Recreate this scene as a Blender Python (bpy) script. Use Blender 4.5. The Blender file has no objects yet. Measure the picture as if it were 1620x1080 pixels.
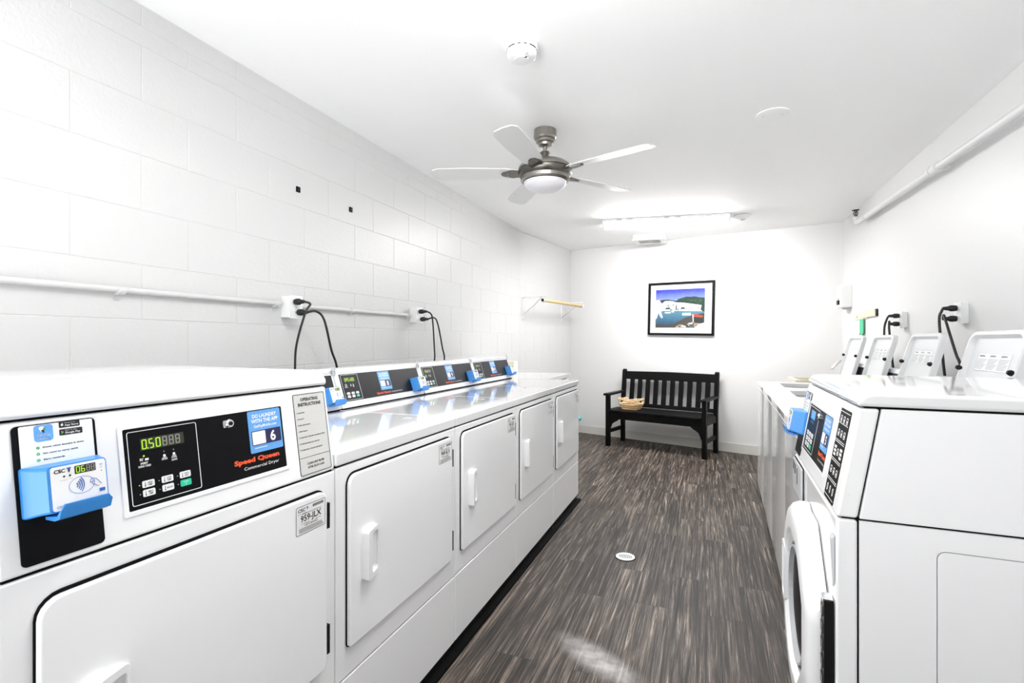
import bpy, bmesh, math, random
from mathutils import Matrix, Vector
random.seed(7)
R = math.radians
D = bpy.data
COL = bpy.context.scene.collection
SC = bpy.context.scene

# ------------------------------------------------------------------ camera, world, light, exposure
cam_d = D.cameras.new('camera'); cam = D.objects.new('camera', cam_d); COL.objects.link(cam)
cam.location = (0, 0, 1.222); cam.rotation_euler = (R(90), 0, R(20.93))
cam_d.sensor_width = 36; cam_d.lens = 36 * 800 / 1620; cam_d.clip_start = .02
SC.camera = cam
SC.view_settings.view_transform = 'Standard'; SC.view_settings.look = 'None'
SC.view_settings.gamma = 1; SC.view_settings.exposure = 0.62
SC.view_settings.use_curve_mapping = False
w = D.worlds.new('world'); SC.world = w; w.use_nodes = True
# added fill from outside: pale sky, ground made brighter to lift the ceiling
_n = w.node_tree; _g = _n.nodes.new('ShaderNodeNewGeometry'); _s = _n.nodes.new('ShaderNodeSeparateXYZ'); _n.links.new(_g.outputs['Incoming'], _s.inputs[0])
_r = _n.nodes.new('ShaderNodeMapRange'); _r.inputs[1].default_value = -.06; _r.inputs[2].default_value = .06; _r.inputs[3].default_value = .5; _r.inputs[4].default_value = 4.5
_n.links.new(_s.outputs[2], _r.inputs[0]); _n.links.new(_r.outputs[0], _n.nodes['Background'].inputs[1])
_n.nodes['Background'].inputs[0].default_value = (.99, .995, 1, 1)
SC.cycles.diffuse_bounces = 10; SC.cycles.max_bounces = 14; SC.cycles.glossy_bounces = 4
LAMP_FILL = 26.0  # strength of the added fill light, out of view above the aisle
LAMP = 60.0          # brightness of the fluorescent lenses

# ------------------------------------------------------------------ materials
MATS = {}
def mat(name, col=(.8, .8, .8), rough=.5, metal=0, emit=0, coat=0, bump=0, bscale=60, spec=.5, ecol=None):
    if name in MATS: return MATS[name]
    m = D.materials.new(name); m.use_nodes = True
    nt = m.node_tree; b = nt.nodes['Principled BSDF']
    b.inputs['Base Color'].default_value = (*col, 1); b.inputs['Roughness'].default_value = rough
    b.inputs['Metallic'].default_value = metal; b.inputs['Coat Weight'].default_value = coat
    b.inputs['Coat Roughness'].default_value = .06
    b.inputs['Specular IOR Level'].default_value = spec
    if emit:
        b.inputs['Emission Color'].default_value = (*(ecol or col), 1); b.inputs['Emission Strength'].default_value = emit
    # every material is procedural: a slight tone variation and an optional grain
    tc = nt.nodes.new('ShaderNodeTexCoord'); n = nt.nodes.new('ShaderNodeTexNoise')
    n.inputs['Scale'].default_value = bscale; n.inputs['Detail'].default_value = 3
    nt.links.new(tc.outputs['Object'], n.inputs['Vector'])
    mr = nt.nodes.new('ShaderNodeMapRange'); mr.inputs[3].default_value = max(rough - .015, .02); mr.inputs[4].default_value = rough + .015
    nt.links.new(n.outputs['Fac'], mr.inputs[0]); nt.links.new(mr.outputs[0], b.inputs['Roughness'])
    if bump:
        bp = nt.nodes.new('ShaderNodeBump'); bp.inputs['Strength'].default_value = bump; bp.inputs['Distance'].default_value = .004
        nt.links.new(n.outputs['Fac'], bp.inputs['Height']); nt.links.new(bp.outputs[0], b.inputs['Normal'])
    MATS[name] = m; return m
mat('paint', (.72, .72, .72), .45, bump=.08, bscale=90)
mat('ceiling_paint', (.95, .95, .95), .7, bump=.05, bscale=120)
mat('block_paint', (.61, .61, .61), .38, bump=.35, bscale=75)
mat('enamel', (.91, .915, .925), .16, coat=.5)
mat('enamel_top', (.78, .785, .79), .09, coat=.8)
mat('console', (.88, .885, .89), .28, coat=.2)
mat('plastic_white', (.86, .865, .87), .3)
mat('black_gap', (.004, .004, .004), .8, spec=.1)
mat('black_panel', (.003, .003, .004), .4, spec=.12)
mat('black_plastic', (.005, .005, .006), .4, spec=.25)
mat('rear_panel', (.008, .0085, .011), .4, spec=.2)
mat('grey_inner', (.55, .56, .58), .4)
mat('blue', (.045, .26, .68), .34)
mat('blue_deep', (.03, .25, .72), .35)
mat('sticker_blue', (.12, .37, .78), .4)
mat('navy', (.015, .012, .08), .4)
mat('ink', (.01, .01, .012), .6)
mat('ink_blue', (.02, .12, .48), .5)
mat('ink_grey', (.35, .37, .40), .6)
mat('white_ink', (.88, .88, .88), .5)
mat('dim_ink', (.28, .27, .24), .5)
mat('label_white', (.85, .85, .85), .4)
mat('label_grey', (.62, .62, .60), .45)
mat('orange', (.85, .09, .02), .45)
mat('green_button', (.01, .55, .32), .4)
mat('tick_green', (.05, .38, .10), .5)
mat('led', (.25, .42, .02), .4, emit=.42, ecol=(.45, .85, .03))
mat('led_window', (.02, .025, .01), .3)
mat('chrome', (.75, .76, .77), .15, 1)
mat('nickel', (.36, .34, .31), .30, 1)
mat('nickel_dark', (.16, .15, .135), .35, 1)
mat('steel', (.62, .63, .65), .28, 1)
mat('blade', (.72, .72, .71), .4); mat('lid_enamel', (.70, .71, .72), .25)
mat('globe', (.80, .79, .83), .35)
mat('bench_black', (.003, .003, .0035), .45, spec=.15)
mat('beige', (.68, .64, .52), .5)
mat('cream', (.82, .79, .62), .5)
mat('rod_wood', (.60, .42, .20), .45, bump=.2, bscale=30)
mat('cord_black', (.008, .008, .008), .5)
mat('wicker', (.62, .38, .15), .55, bump=.6, bscale=200)
mat('wicker_pale', (.85, .68, .45), .5, bump=.4, bscale=200)
mat('teal', (.10, .62, .65), .4)
mat('green_strip', (.06, .55, .28), .5)
mat('lens', (1, 1, 1), .5, emit=LAMP, ecol=(1, .995, .985)); mat('lens_fill', (1, 1, 1), .5, emit=LAMP_FILL, ecol=(1, .995, .985))
mat('mat_board', (.90, .90, .89), .7)
mat('baseboard', (.62, .61, .58), .5)
mat('art_cloud', (.86, .87, .92), .7); mat('art_hill', (.012, .035, .025), .7, bump=.5)
mat('art_town', (.80, .81, .84), .7); mat('art_dark', (.02, .05, .05), .7)
mat('art_cloth', (.80, .82, .92), .7); mat('art_red', (.42, .045, .012), .6); mat('art_boat', (.012, .022, .022), .6); mat('art_green', (.05, .12, .04), .7)
mat('art_stone', (.36, .25, .18), .7); mat('art_beach', (.055, .05, .045), .8); mat('art_pink', (.75, .12, .30), .6)

def ramp_mat(name, c0, c1, axis, a, b, noise=0, nscale=20, rough=.6):
    m = D.materials.new(name); m.use_nodes = True; nt = m.node_tree; p = nt.nodes['Principled BSDF']
    p.inputs['Roughness'].default_value = rough
    tc = nt.nodes.new('ShaderNodeTexCoord'); sx = nt.nodes.new('ShaderNodeSeparateXYZ'); nt.links.new(tc.outputs['Object'], sx.inputs[0])
    mr = nt.nodes.new('ShaderNodeMapRange'); mr.inputs[1].default_value = a; mr.inputs[2].default_value = b
    nt.links.new(sx.outputs[axis], mr.inputs[0])
    n = nt.nodes.new('ShaderNodeTexNoise'); n.inputs['Scale'].default_value = nscale; nt.links.new(tc.outputs['Object'], n.inputs['Vector'])
    ma = nt.nodes.new('ShaderNodeMath'); ma.operation = 'MULTIPLY_ADD'; ma.inputs[1].default_value = noise
    nt.links.new(n.outputs['Fac'], ma.inputs[0]); nt.links.new(mr.outputs[0], ma.inputs[2])
    cr = nt.nodes.new('ShaderNodeValToRGB'); cr.color_ramp.elements[0].color = (*c0, 1); cr.color_ramp.elements[1].color = (*c1, 1)
    nt.links.new(ma.outputs[0], cr.inputs[0]); nt.links.new(cr.outputs[0], p.inputs['Base Color'])
    MATS[name] = m
ramp_mat('art_sky', (.42, .55, .90), (.05, .08, .62), 2, .38, .50, .15, 12)
ramp_mat('art_water', (.02, .07, .14), (.16, .34, .44), 2, .12, .30, .5, 60)

def floor_material():
    m = D.materials.new('plank_floor'); m.use_nodes = True; nt = m.node_tree; N = nt.nodes.new; L = nt.links.new
    p = nt.nodes['Principled BSDF']
    tc = N('ShaderNodeTexCoord'); sp = N('ShaderNodeSeparateXYZ'); L(tc.outputs['Object'], sp.inputs[0])
    cb = N('ShaderNodeCombineXYZ'); L(sp.outputs[1], cb.inputs[0]); L(sp.outputs[0], cb.inputs[1])
    br = N('ShaderNodeTexBrick'); L(cb.outputs[0], br.inputs['Vector'])
    br.offset = .37; br.offset_frequency = 2; br.squash = 1
    br.inputs['Color1'].default_value = (0, 0, 0, 1); br.inputs['Color2'].default_value = (1, 1, 1, 1)
    br.inputs['Mortar'].default_value = (.5, .5, .5, 1)
    br.inputs['Scale'].default_value = 1; br.inputs['Mortar Size'].default_value = .0011
    br.inputs['Mortar Smooth'].default_value = .1; br.inputs['Bias'].default_value = 0
    br.inputs['Brick Width'].default_value = .92; br.inputs['Row Height'].default_value = .154
    seed = N('ShaderNodeMath'); seed.operation = 'MULTIPLY'; seed.inputs[1].default_value = 37; L(br.outputs['Color'], seed.inputs[0])
    def grain(sx, sy, scale, detail, dist, rough=.6):
        a = N('ShaderNodeMath'); a.operation = 'MULTIPLY'; a.inputs[1].default_value = sx; L(sp.outputs[0], a.inputs[0])
        b = N('ShaderNodeMath'); b.operation = 'MULTIPLY'; b.inputs[1].default_value = sy; L(sp.outputs[1], b.inputs[0])
        c = N('ShaderNodeCombineXYZ'); L(a.outputs[0], c.inputs[0]); L(b.outputs[0], c.inputs[1]); L(seed.outputs[0], c.inputs[2])
        n = N('ShaderNodeTexNoise'); L(c.outputs[0], n.inputs['Vector']); n.inputs['Scale'].default_value = scale
        n.inputs['Detail'].default_value = detail; n.inputs['Distortion'].default_value = dist; n.inputs['Roughness'].default_value = rough
        return n
    g1 = grain(12, .40, 3.4, 9, 1.7, .72); g2 = grain(56, .85, 2.4, 7, 1.0, .72); g3 = grain(4.2, .55, 2.0, 4, 1.6)
    def rmp(src, stops):
        r = N('ShaderNodeValToRGB'); L(src, r.inputs[0]); e = r.color_ramp.elements
        while len(e) < len(stops): e.new(.5)
        for k, (q, c) in zip(e, stops): k.position = q; k.color = (*c, 1)
        return r
    base = rmp(g1.outputs['Fac'], [(.32, (.008, .0072, .0068)), (.44, (.038, .033, .030)), (.55, (.105, .092, .083)), (.67, (.30, .272, .25))])
    fine = rmp(g2.outputs['Fac'], [(.36, (.14, .13, .13)), (.49, (.78, .77, .76)), (.64, (2.3, 2.25, 2.2))])
    for e in fine.color_ramp.elements: pass
    mul = N('ShaderNodeMix'); mul.data_type = 'RGBA'; mul.blend_type = 'MULTIPLY'; mul.inputs[0].default_value = .9
    L(base.outputs[0], mul.inputs[6]); L(fine.outputs[0], mul.inputs[7])
    big = N('ShaderNodeMapRange'); big.inputs[1].default_value = .3; big.inputs[2].default_value = .7; big.inputs[3].default_value = .65; big.inputs[4].default_value = 1.45
    L(g3.outputs['Fac'], big.inputs[0])
    pl = N('ShaderNodeMapRange'); pl.inputs[3].default_value = .85; pl.inputs[4].default_value = 1.18; L(br.outputs['Color'], pl.inputs[0])
    m2 = N('ShaderNodeMath'); m2.operation = 'MULTIPLY'; L(big.outputs[0], m2.inputs[0]); L(pl.outputs[0], m2.inputs[1])
    tint = N('ShaderNodeMix'); tint.data_type = 'RGBA'; tint.blend_type = 'MULTIPLY'; tint.inputs[0].default_value = 1; tint.inputs[7].default_value = (.88, .82, .765, 1); L(mul.outputs[2], tint.inputs[6])
    vm = N('ShaderNodeVectorMath'); vm.operation = 'SCALE'; L(tint.outputs[2], vm.inputs[0]); L(m2.outputs[0], vm.inputs['Scale'])
    mo = N('ShaderNodeMix'); mo.data_type = 'RGBA'; mo.inputs[7].default_value = (.02, .018, .017, 1)
    L(br.outputs['Fac'], mo.inputs[0]); L(vm.outputs[0], mo.inputs[6])
    # pale patch mixed into the plank colour near the viewer
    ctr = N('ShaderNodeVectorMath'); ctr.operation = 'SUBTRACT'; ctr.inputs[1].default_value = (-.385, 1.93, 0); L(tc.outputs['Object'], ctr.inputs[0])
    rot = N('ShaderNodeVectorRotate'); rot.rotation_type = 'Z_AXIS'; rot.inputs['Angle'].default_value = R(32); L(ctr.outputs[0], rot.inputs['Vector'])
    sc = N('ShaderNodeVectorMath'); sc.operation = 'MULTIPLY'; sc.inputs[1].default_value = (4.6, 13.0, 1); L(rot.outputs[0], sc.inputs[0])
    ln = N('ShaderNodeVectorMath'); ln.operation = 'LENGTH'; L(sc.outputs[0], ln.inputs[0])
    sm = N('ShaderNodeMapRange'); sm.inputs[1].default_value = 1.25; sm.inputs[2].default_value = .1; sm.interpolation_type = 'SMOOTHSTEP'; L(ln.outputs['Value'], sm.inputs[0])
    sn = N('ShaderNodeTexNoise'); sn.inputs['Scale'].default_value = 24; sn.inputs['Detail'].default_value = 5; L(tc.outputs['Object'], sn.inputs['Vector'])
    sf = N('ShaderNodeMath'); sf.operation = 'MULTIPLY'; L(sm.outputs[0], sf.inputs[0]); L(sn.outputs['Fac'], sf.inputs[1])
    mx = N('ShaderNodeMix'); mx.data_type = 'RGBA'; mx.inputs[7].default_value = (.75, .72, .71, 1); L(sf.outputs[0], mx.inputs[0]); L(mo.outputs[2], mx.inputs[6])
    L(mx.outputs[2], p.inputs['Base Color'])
    p.inputs['Roughness'].default_value = .5; p.inputs['Specular IOR Level'].default_value = .25
    bu = N('ShaderNodeBump'); bu.inputs['Strength'].default_value = .25; bu.inputs['Distance'].default_value = .002
    L(g2.outputs['Fac'], bu.inputs['Height']); L(bu.outputs[0], p.inputs['Normal'])
    MATS['plank_floor'] = m
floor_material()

# ------------------------------------------------------------------ mesh helpers
FRONT = Matrix(((1, 0, 0, 0), (0, 0, -1, 0), (0, 1, 0, 0), (0, 0, 0, 1)))   # panel frame: x right, y up, z outwards
def frame(o, ex, ey):
    ex = Vector(ex).normalized(); ey = Vector(ey).normalized(); ez = ex.cross(ey)
    m = Matrix((ex, ey, ez)).transposed().to_4x4(); m.translation = Vector(o); return m

def rrect(x0, y0, x1, y1, r=0, seg=5):
    if x1 < x0: x0, x1 = x1, x0
    if y1 < y0: y0, y1 = y1, y0
    rs = r if isinstance(r, (tuple, list)) else (r,) * 4        # corners: br, tr, tl, bl
    P = []
    for (cx, cy, a0), q in zip(((x1, y0, -90), (x1, y1, 0), (x0, y1, 90), (x0, y0, 180)), rs):
        q = max(q, 1e-5); sx = -1 if cx == x1 else 1; sy = 1 if cy == y0 else -1
        for k in range(seg + 1):
            a = R(a0 + 90 * k / seg); P.append((cx + sx * q + q * math.cos(a), cy + sy * q + q * math.sin(a)))
    return P

TXT = {}
def text_mesh(s, bold):
    k = (s, bold)
    if k in TXT: return TXT[k]
    c = D.curves.new('t', 'FONT'); c.body = s; c.size = 1; c.offset = bold; c.resolution_u = 2 if len(s) > 3 else 4
    o = D.objects.new('t', c); COL.objects.link(o)
    dg = bpy.context.evaluated_depsgraph_get(); me = D.meshes.new_from_object(o.evaluated_get(dg))
    vs = [v.co.copy() for v in me.vertices]; fs = [tuple(p.vertices) for p in me.polygons]
    D.objects.remove(o); D.curves.remove(c); D.meshes.remove(me)
    TXT[k] = (vs, fs); return TXT[k]

class MB:
    def __init__(self, M=None):
        self.v = []; self.f = []; self.mi = []; self.mats = []; self.M = M or Matrix.Identity(4); self.sm = []
    def m(self, name):
        if name not in self.mats: self.mats.append(name)
        return self.mats.index(name)
    def add(self, vs, fs, mt, smooth=False):
        b = len(self.v); self.v += [self.M @ Vector(p) for p in vs]; i = self.m(mt)
        for f in fs: self.f.append([b + k for k in f]); self.mi.append(i); self.sm.append(smooth)
        return self
    def box(self, x0, y0, z0, x1, y1, z1, mt):
        vs = [(x, y, z) for x in (x0, x1) for y in (y0, y1) for z in (z0, z1)]
        return self.add(vs, [(0, 1, 3, 2), (4, 6, 7, 5), (0, 4, 5, 1), (2, 3, 7, 6), (0, 2, 6, 4), (1, 5, 7, 3)], mt)
    def slab(self, loop, z0, z1, mt, loop2=None):
        n = len(loop); l2 = loop2 or loop
        vs = [(x, y, z0) for x, y in loop] + [(x, y, z1) for x, y in l2]
        return self.add(vs, [list(range(n))[::-1], list(range(n, 2 * n))] + [(i, (i + 1) % n, n + (i + 1) % n, n + i) for i in range(n)], mt)
    def ring(self, outer, inner, z0, z1, mt):
        n = len(outer)
        vs = [(x, y, z0) for x, y in outer] + [(x, y, z1) for x, y in outer] + [(x, y, z0) for x, y in inner] + [(x, y, z1) for x, y in inner]
        fs = []
        for i in range(n):
            j = (i + 1) % n
            fs += [(i, j, n + j, n + i), (n + i, n + j, 3 * n + j, 3 * n + i), (3 * n + i, 3 * n + j, 2 * n + j, 2 * n + i), (2 * n + i, 2 * n + j, j, i)]
        return self.add(vs, fs, mt)
    def loft(self, loops, mt, cap0=True, cap1=True, smooth=False, close=True):
        n = len(loops[0]); vs = [p for l in loops for p in l]; fs = []
        for k in range(len(loops) - 1):
            for i in range(n if close else n - 1):
                j = (i + 1) % n; fs.append((k * n + i, k * n + j, (k + 1) * n + j, (k + 1) * n + i))
        if cap0: fs.append(list(range(n))[::-1])
        if cap1: fs.append(list(range((len(loops) - 1) * n, len(loops) * n)))
        return self.add(vs, fs, mt, smooth)
    def lathe(self, prof, c, mt, seg=32, axis='z', smooth=True):
        loops = []
        for r, z in prof:
            l = []
            for k in range(seg):
                a = 2 * math.pi * k / seg; x, y = r * math.cos(a), r * math.sin(a)
                l.append((c[0] + x, c[1] + y, c[2] + z) if axis == 'z' else ((c[0] + z, c[1] + x, c[2] + y) if axis == 'x' else (c[0] + y, c[1] + z, c[2] + x)))
            loops.append(l)
        return self.loft(loops, mt, smooth=smooth)
    def tube(self, pts, r, mt, seg=10, smooth=True):
        pts = [Vector(p) for p in pts]; loops = []; up = Vector((0, 0, 1)); n = len(pts)
        t0 = (pts[1] - pts[0]).normalized(); a = up.cross(t0)
        if a.length < .05: a = Vector((1, 0, 0)).cross(t0)
        a.normalize()
        for i, p in enumerate(pts):
            t = (pts[min(i + 1, n - 1)] - pts[max(i - 1, 0)]).normalized()
            a = (a - t * a.dot(t)).normalized(); b = t.cross(a)
            rr = r[i] if isinstance(r, (list, tuple)) else r
            loops.append([tuple(p + a * (rr * math.cos(2 * math.pi * k / seg)) + b * (rr * math.sin(2 * math.pi * k / seg))) for k in range(seg)])
        return self.loft(loops, mt, smooth=smooth)
    def disc(self, cx, cy, r, z0, z1, mt, seg=16, ry=None):
        return self.slab([(cx + r * math.cos(2 * math.pi * k / seg), cy + (ry or r) * math.sin(2 * math.pi * k / seg)) for k in range(seg)], z0, z1, mt)
    def text(self, s, x, y, h, z, mt, width=None, align='l', bold=0.0, shear=0):
        """h = cap height; x,y = baseline start (or centre / right)"""
        vs, fs = text_mesh(s, bold)
        if not vs: return self
        x0 = min(v.x for v in vs); x1 = max(v.x for v in vs); k = h / .70
        kx = width / (x1 - x0) if width else k
        W = (x1 - x0) * kx; ox = x - (0 if align == 'l' else W / 2 if align == 'c' else W)
        return self.add([(ox + (v.x - x0) * kx + v.y * k * shear, y + v.y * k, z) for v in vs], fs, mt)
    def seg7(self, s, x, y, w, h, z, on, off, gap=.35):
        S = {'0': 'abcdef', '1': 'bc', '2': 'abged', '3': 'abgcd', '4': 'fgbc', '5': 'afgcd', '6': 'afgedc', '7': 'abc', '8': 'abcdefg', '9': 'abcdfg',
             'O': 'abcdef', 'P': 'abefg', 'E': 'adefg', 'n': 'ceg', 'F': 'aefg', 'd': 'bcdeg', ' ': '', '.': ''}
        t = h * .11
        for ch in s:
            if ch == '.':
                self.box(x - w * gap * .75, y, z, x - w * gap * .75 + t, y + t, z + .0003, on); continue
            q = {'a': (x + t, y + h - t, x + w - t, y + h), 'd': (x + t, y, x + w - t, y + t), 'g': (x + t, y + h / 2 - t / 2, x + w - t, y + h / 2 + t / 2),
                 'f': (x, y + h / 2, x + t, y + h - t * .4), 'e': (x, y + t * .4, x + t, y + h / 2), 'b': (x + w - t, y + h / 2, x + w, y + h - t * .4), 'c': (x + w - t, y + t * .4, x + w, y + h / 2)}
            src = S.get(ch.replace('#', ' '), '') if ch != '#' else ''
            for kx, (a, b, c, d) in q.items():
                if kx in src: self.box(a, b, z, c, d, z + .0003, on)
                elif off: self.box(a + t * .25, b + t * .25, z, c - t * .25, d - t * .25, z + .0002, off)
            x += w * (1 + gap)
        return self
    def build(self, name, parent=None, bevel=0, bseg=2, kind=None, flat=True):
        me = D.meshes.new(name)
        me.from_pydata([tuple(v) for v in self.v], [], self.f)
        for n in self.mats: me.materials.append(MATS[n])
        for p, i, s in zip(me.polygons, self.mi, self.sm): p.material_index = i; p.use_smooth = s or bevel > 0
        bm = bmesh.new(); bm.from_mesh(me); bmesh.ops.recalc_face_normals(bm, faces=bm.faces) if bevel else None
        bm.to_mesh(me); bm.free()
        if not bevel:
            bm = bmesh.new(); bm.from_mesh(me)
            tx = [f for f in bm.faces if all(len(e.link_faces) > 1 for e in f.edges)]
            bmesh.ops.recalc_face_normals(bm, faces=tx); bm.to_mesh(me); bm.free()
        bm = bmesh.new(); bm.from_mesh(me)
        for e in bm.edges:
            if len(e.link_faces) == 2 and e.calc_face_angle(0) > R(32): e.smooth = False
        bm.to_mesh(me); bm.free(); me.update()
        o = D.objects.new(name, me); COL.objects.link(o)
        if parent: o.parent = parent
        if bevel:
            b = o.modifiers.new('bevel', 'BEVEL'); b.width = bevel; b.segments = bseg; b.limit_method = 'ANGLE'; b.angle_limit = R(40)
            b.harden_normals = True
        if kind: o['kind'] = kind
        return o

def thing(name, label, cat, loc=(0, 0, 0), rz=0, group=None):
    o = D.objects.new(name, None); COL.objects.link(o); o.location = loc; o.rotation_euler = (0, 0, rz)
    o.empty_display_size = .1; tag(o, label, cat, group); return o
def tag(o, label, cat, group=None):
    o['label'] = label; o['category'] = cat
    if group: o['group'] = group
    return o
def origin(o, p):
    """move a single-mesh thing's origin to p, mesh staying where it is"""
    p = Vector(p); o.data.transform(Matrix.Translation(-p)); o.location = p; return o

XL = -1.9525                      # block wall face
XR = 1.25                         # right wall face
KINK = (-1.9525, 5.364); CL = Vector((-1.717, 6.737)); CR = Vector((XR, 5.767))
YF = -.7                         # near end, behind the camera
def ceil(x): return 2.4707 - .0255 * (x - XL)

# ------------------------------------------------------------------ room shell
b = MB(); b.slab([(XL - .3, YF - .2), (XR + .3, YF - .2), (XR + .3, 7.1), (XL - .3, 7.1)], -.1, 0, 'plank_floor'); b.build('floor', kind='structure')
b = MB(); X0, X1 = XL - .2, XR + .2
b.add([(X0, YF - .2, ceil(X0)), (X1, YF - .2, ceil(X1)), (X1, 7.0, ceil(X1)), (X0, 7.0, ceil(X0)),
       (X0, YF - .2, 2.6), (X1, YF - .2, 2.6), (X1, 7.0, 2.6), (X0, 7.0, 2.6)],
      [(0, 3, 2, 1), (4, 5, 6, 7), (0, 1, 5, 4), (1, 2, 6, 5), (2, 3, 7, 6), (3, 0, 4, 7)], 'ceiling_paint'); b.build('ceiling', kind='structure')

H0 = 1.709; CH = .2032
def block_wall(name, M, x0, x1, top, ja, jb):
    b = MB(M); g = .003; dp = .0018
    hs = [0] + [H0 + CH * k for k in range(-8, 4)] + [2.392, top]
    for i in range(len(hs) - 1):
        a, c = hs[i], hs[i + 1]; k = i - 9
        j0 = ja if k % 2 == 0 else jb; js = [x0]
        n = math.floor((x0 - j0) / .4064) + 1
        while j0 + .4064 * n < x1 - .02:
            if j0 + .4064 * n > x0 + .02: js.append(j0 + .4064 * n)
            n += 1
        js.append(x1)
        for p, q in zip(js[:-1], js[1:]):
            G = lambda v, s: v + s * g + random.uniform(-.0007, .0007)
            P = [(p, a), (q, a), (q, c), (p, c)]; Q = [(G(p, 1), G(a, 1)), (G(q, -1), G(a, 1)), (G(q, -1), G(c, -1)), (G(p, 1), G(c, -1))]
            b.add([(x, y, -dp) for x, y in P] + [(x, y, 0) for x, y in Q],
                  [(4, 5, 6, 7)] + [(s, (s + 1) % 4, 4 + (s + 1) % 4, 4 + s) for s in range(4)], 'block_paint')
    b.box(x0, 0, -.15, x1, top, -dp - .0005, 'block_paint')
    return b.build(name, kind='structure')
block_wall('wall_left', frame((XL, 0, 0), (0, 1, 0), (0, 0, 1)), YF, KINK[1] + .01, ceil(XL), 1.261, 1.035)
kd = Vector((CL.x - KINK[0], CL.y - KINK[1])); kl = kd.length
block_wall('wall_left_rear', frame((KINK[0], KINK[1], 0), (kd.x, kd.y, 0), (0, 0, 1)), 0, kl + .01, ceil(CL.x), .12, .32)
# back wall (angled), right wall, wall behind the camera
wd = (CR - CL); wl = wd.length; BW = frame((CL.x, CL.y, 0), (wd.x, wd.y, 0), (0, 0, 1))
b = MB(BW); b.slab([(-.1, 0), (wl + .1, 0), (wl + .1, ceil(CR.x)), (-.1, ceil(CL.x))], -.15, 0, 'paint'); b.build('wall_back', kind='structure')
RW = frame((XR, 5.85, 0), (0, -1, 0), (0, 0, 1))
b = MB(RW); b.slab([(0, 0), (5.85 - YF, 0), (5.85 - YF, ceil(XR)), (0, ceil(XR))], -.15, 0, 'paint'); b.build('wall_right', kind='structure')
b = MB(); b.slab([(XL, 2.26), (-.15, 2.26), (-.15, 0), (XR, 0), (XR, 2.385), (XL, 2.385)], 0, .15, 'paint'); b.v = [Vector((p.x, YF - p.z, p.y)) for p in b.v]; b.build('wall_front_unseen', kind='structure')      # unseen wall; opening added for fill daylight, right part shields the washer side
b = MB(BW); b.slab(rrect(0, 0, wl - .012, .102), 0, .011, 'baseboard'); b.build('baseboard_back', bevel=.003, kind='structure')
b = MB(frame((KINK[0], KINK[1], 0), (kd.x, kd.y, 0), (0, 0, 1))); b.slab(rrect(.1, 0, kl - .012, .102), .001, .011, 'baseboard'); b.build('baseboard_left', bevel=.003, kind='structure')
b = MB(RW); b.slab(rrect(.12, 0, .9, .102), .001, .011, 'baseboard'); b.build('baseboard_right', bevel=.003, kind='structure')
b = MB(RW); b.slab([(.93, 2.225), (5.85 - YF, 2.175), (5.85 - YF, ceil(XR)), (.93, ceil(XR))], .001, .012, 'paint'); b.build('trim_1', bevel=.002, kind='structure')

# ------------------------------------------------------------------ shared machine parts
W = .686
def sticker(b, x, y, w, h, num, z=.0015):
    b.slab(rrect(x, y, x + w, y + h, w * .04), z, z + .0007, 'sticker_blue'); zz = z + .0009
    cx = x + w / 2
    b.text('DO LAUNDRY', cx, y + h * .83, h * .085, zz, 'white_ink', w * .74, 'c', .03)
    b.text('WITH THE APP', cx, y + h * .71, h * .085, zz, 'white_ink', w * .82, 'c', .03)
    b.text('GetPayMobile.com', cx, y + h * .595, h * .065, zz, 'white_ink', w * .70, 'c', .02)
    b.slab(rrect(x + w * .06, y + h * .17, x + w * .96, y + h * .52, w * .03), zz - .0001, zz + .0001, 'navy')
    b.slab(rrect(x + w * .08, y + h * .19, x + w * .47, y + h * .50, w * .02), zz + .0001, zz + .0003, 'white_ink')
    b.text(num, x + w * .70, y + h * .225, h * .235, zz + .0003, 'white_ink', None if len(num) == 1 else w * .34, 'c', .03)
    b.box(x + w * .12, y + h * .10, zz, x + w * .5, y + h * .115, zz + .0002, 'white_ink')

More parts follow.
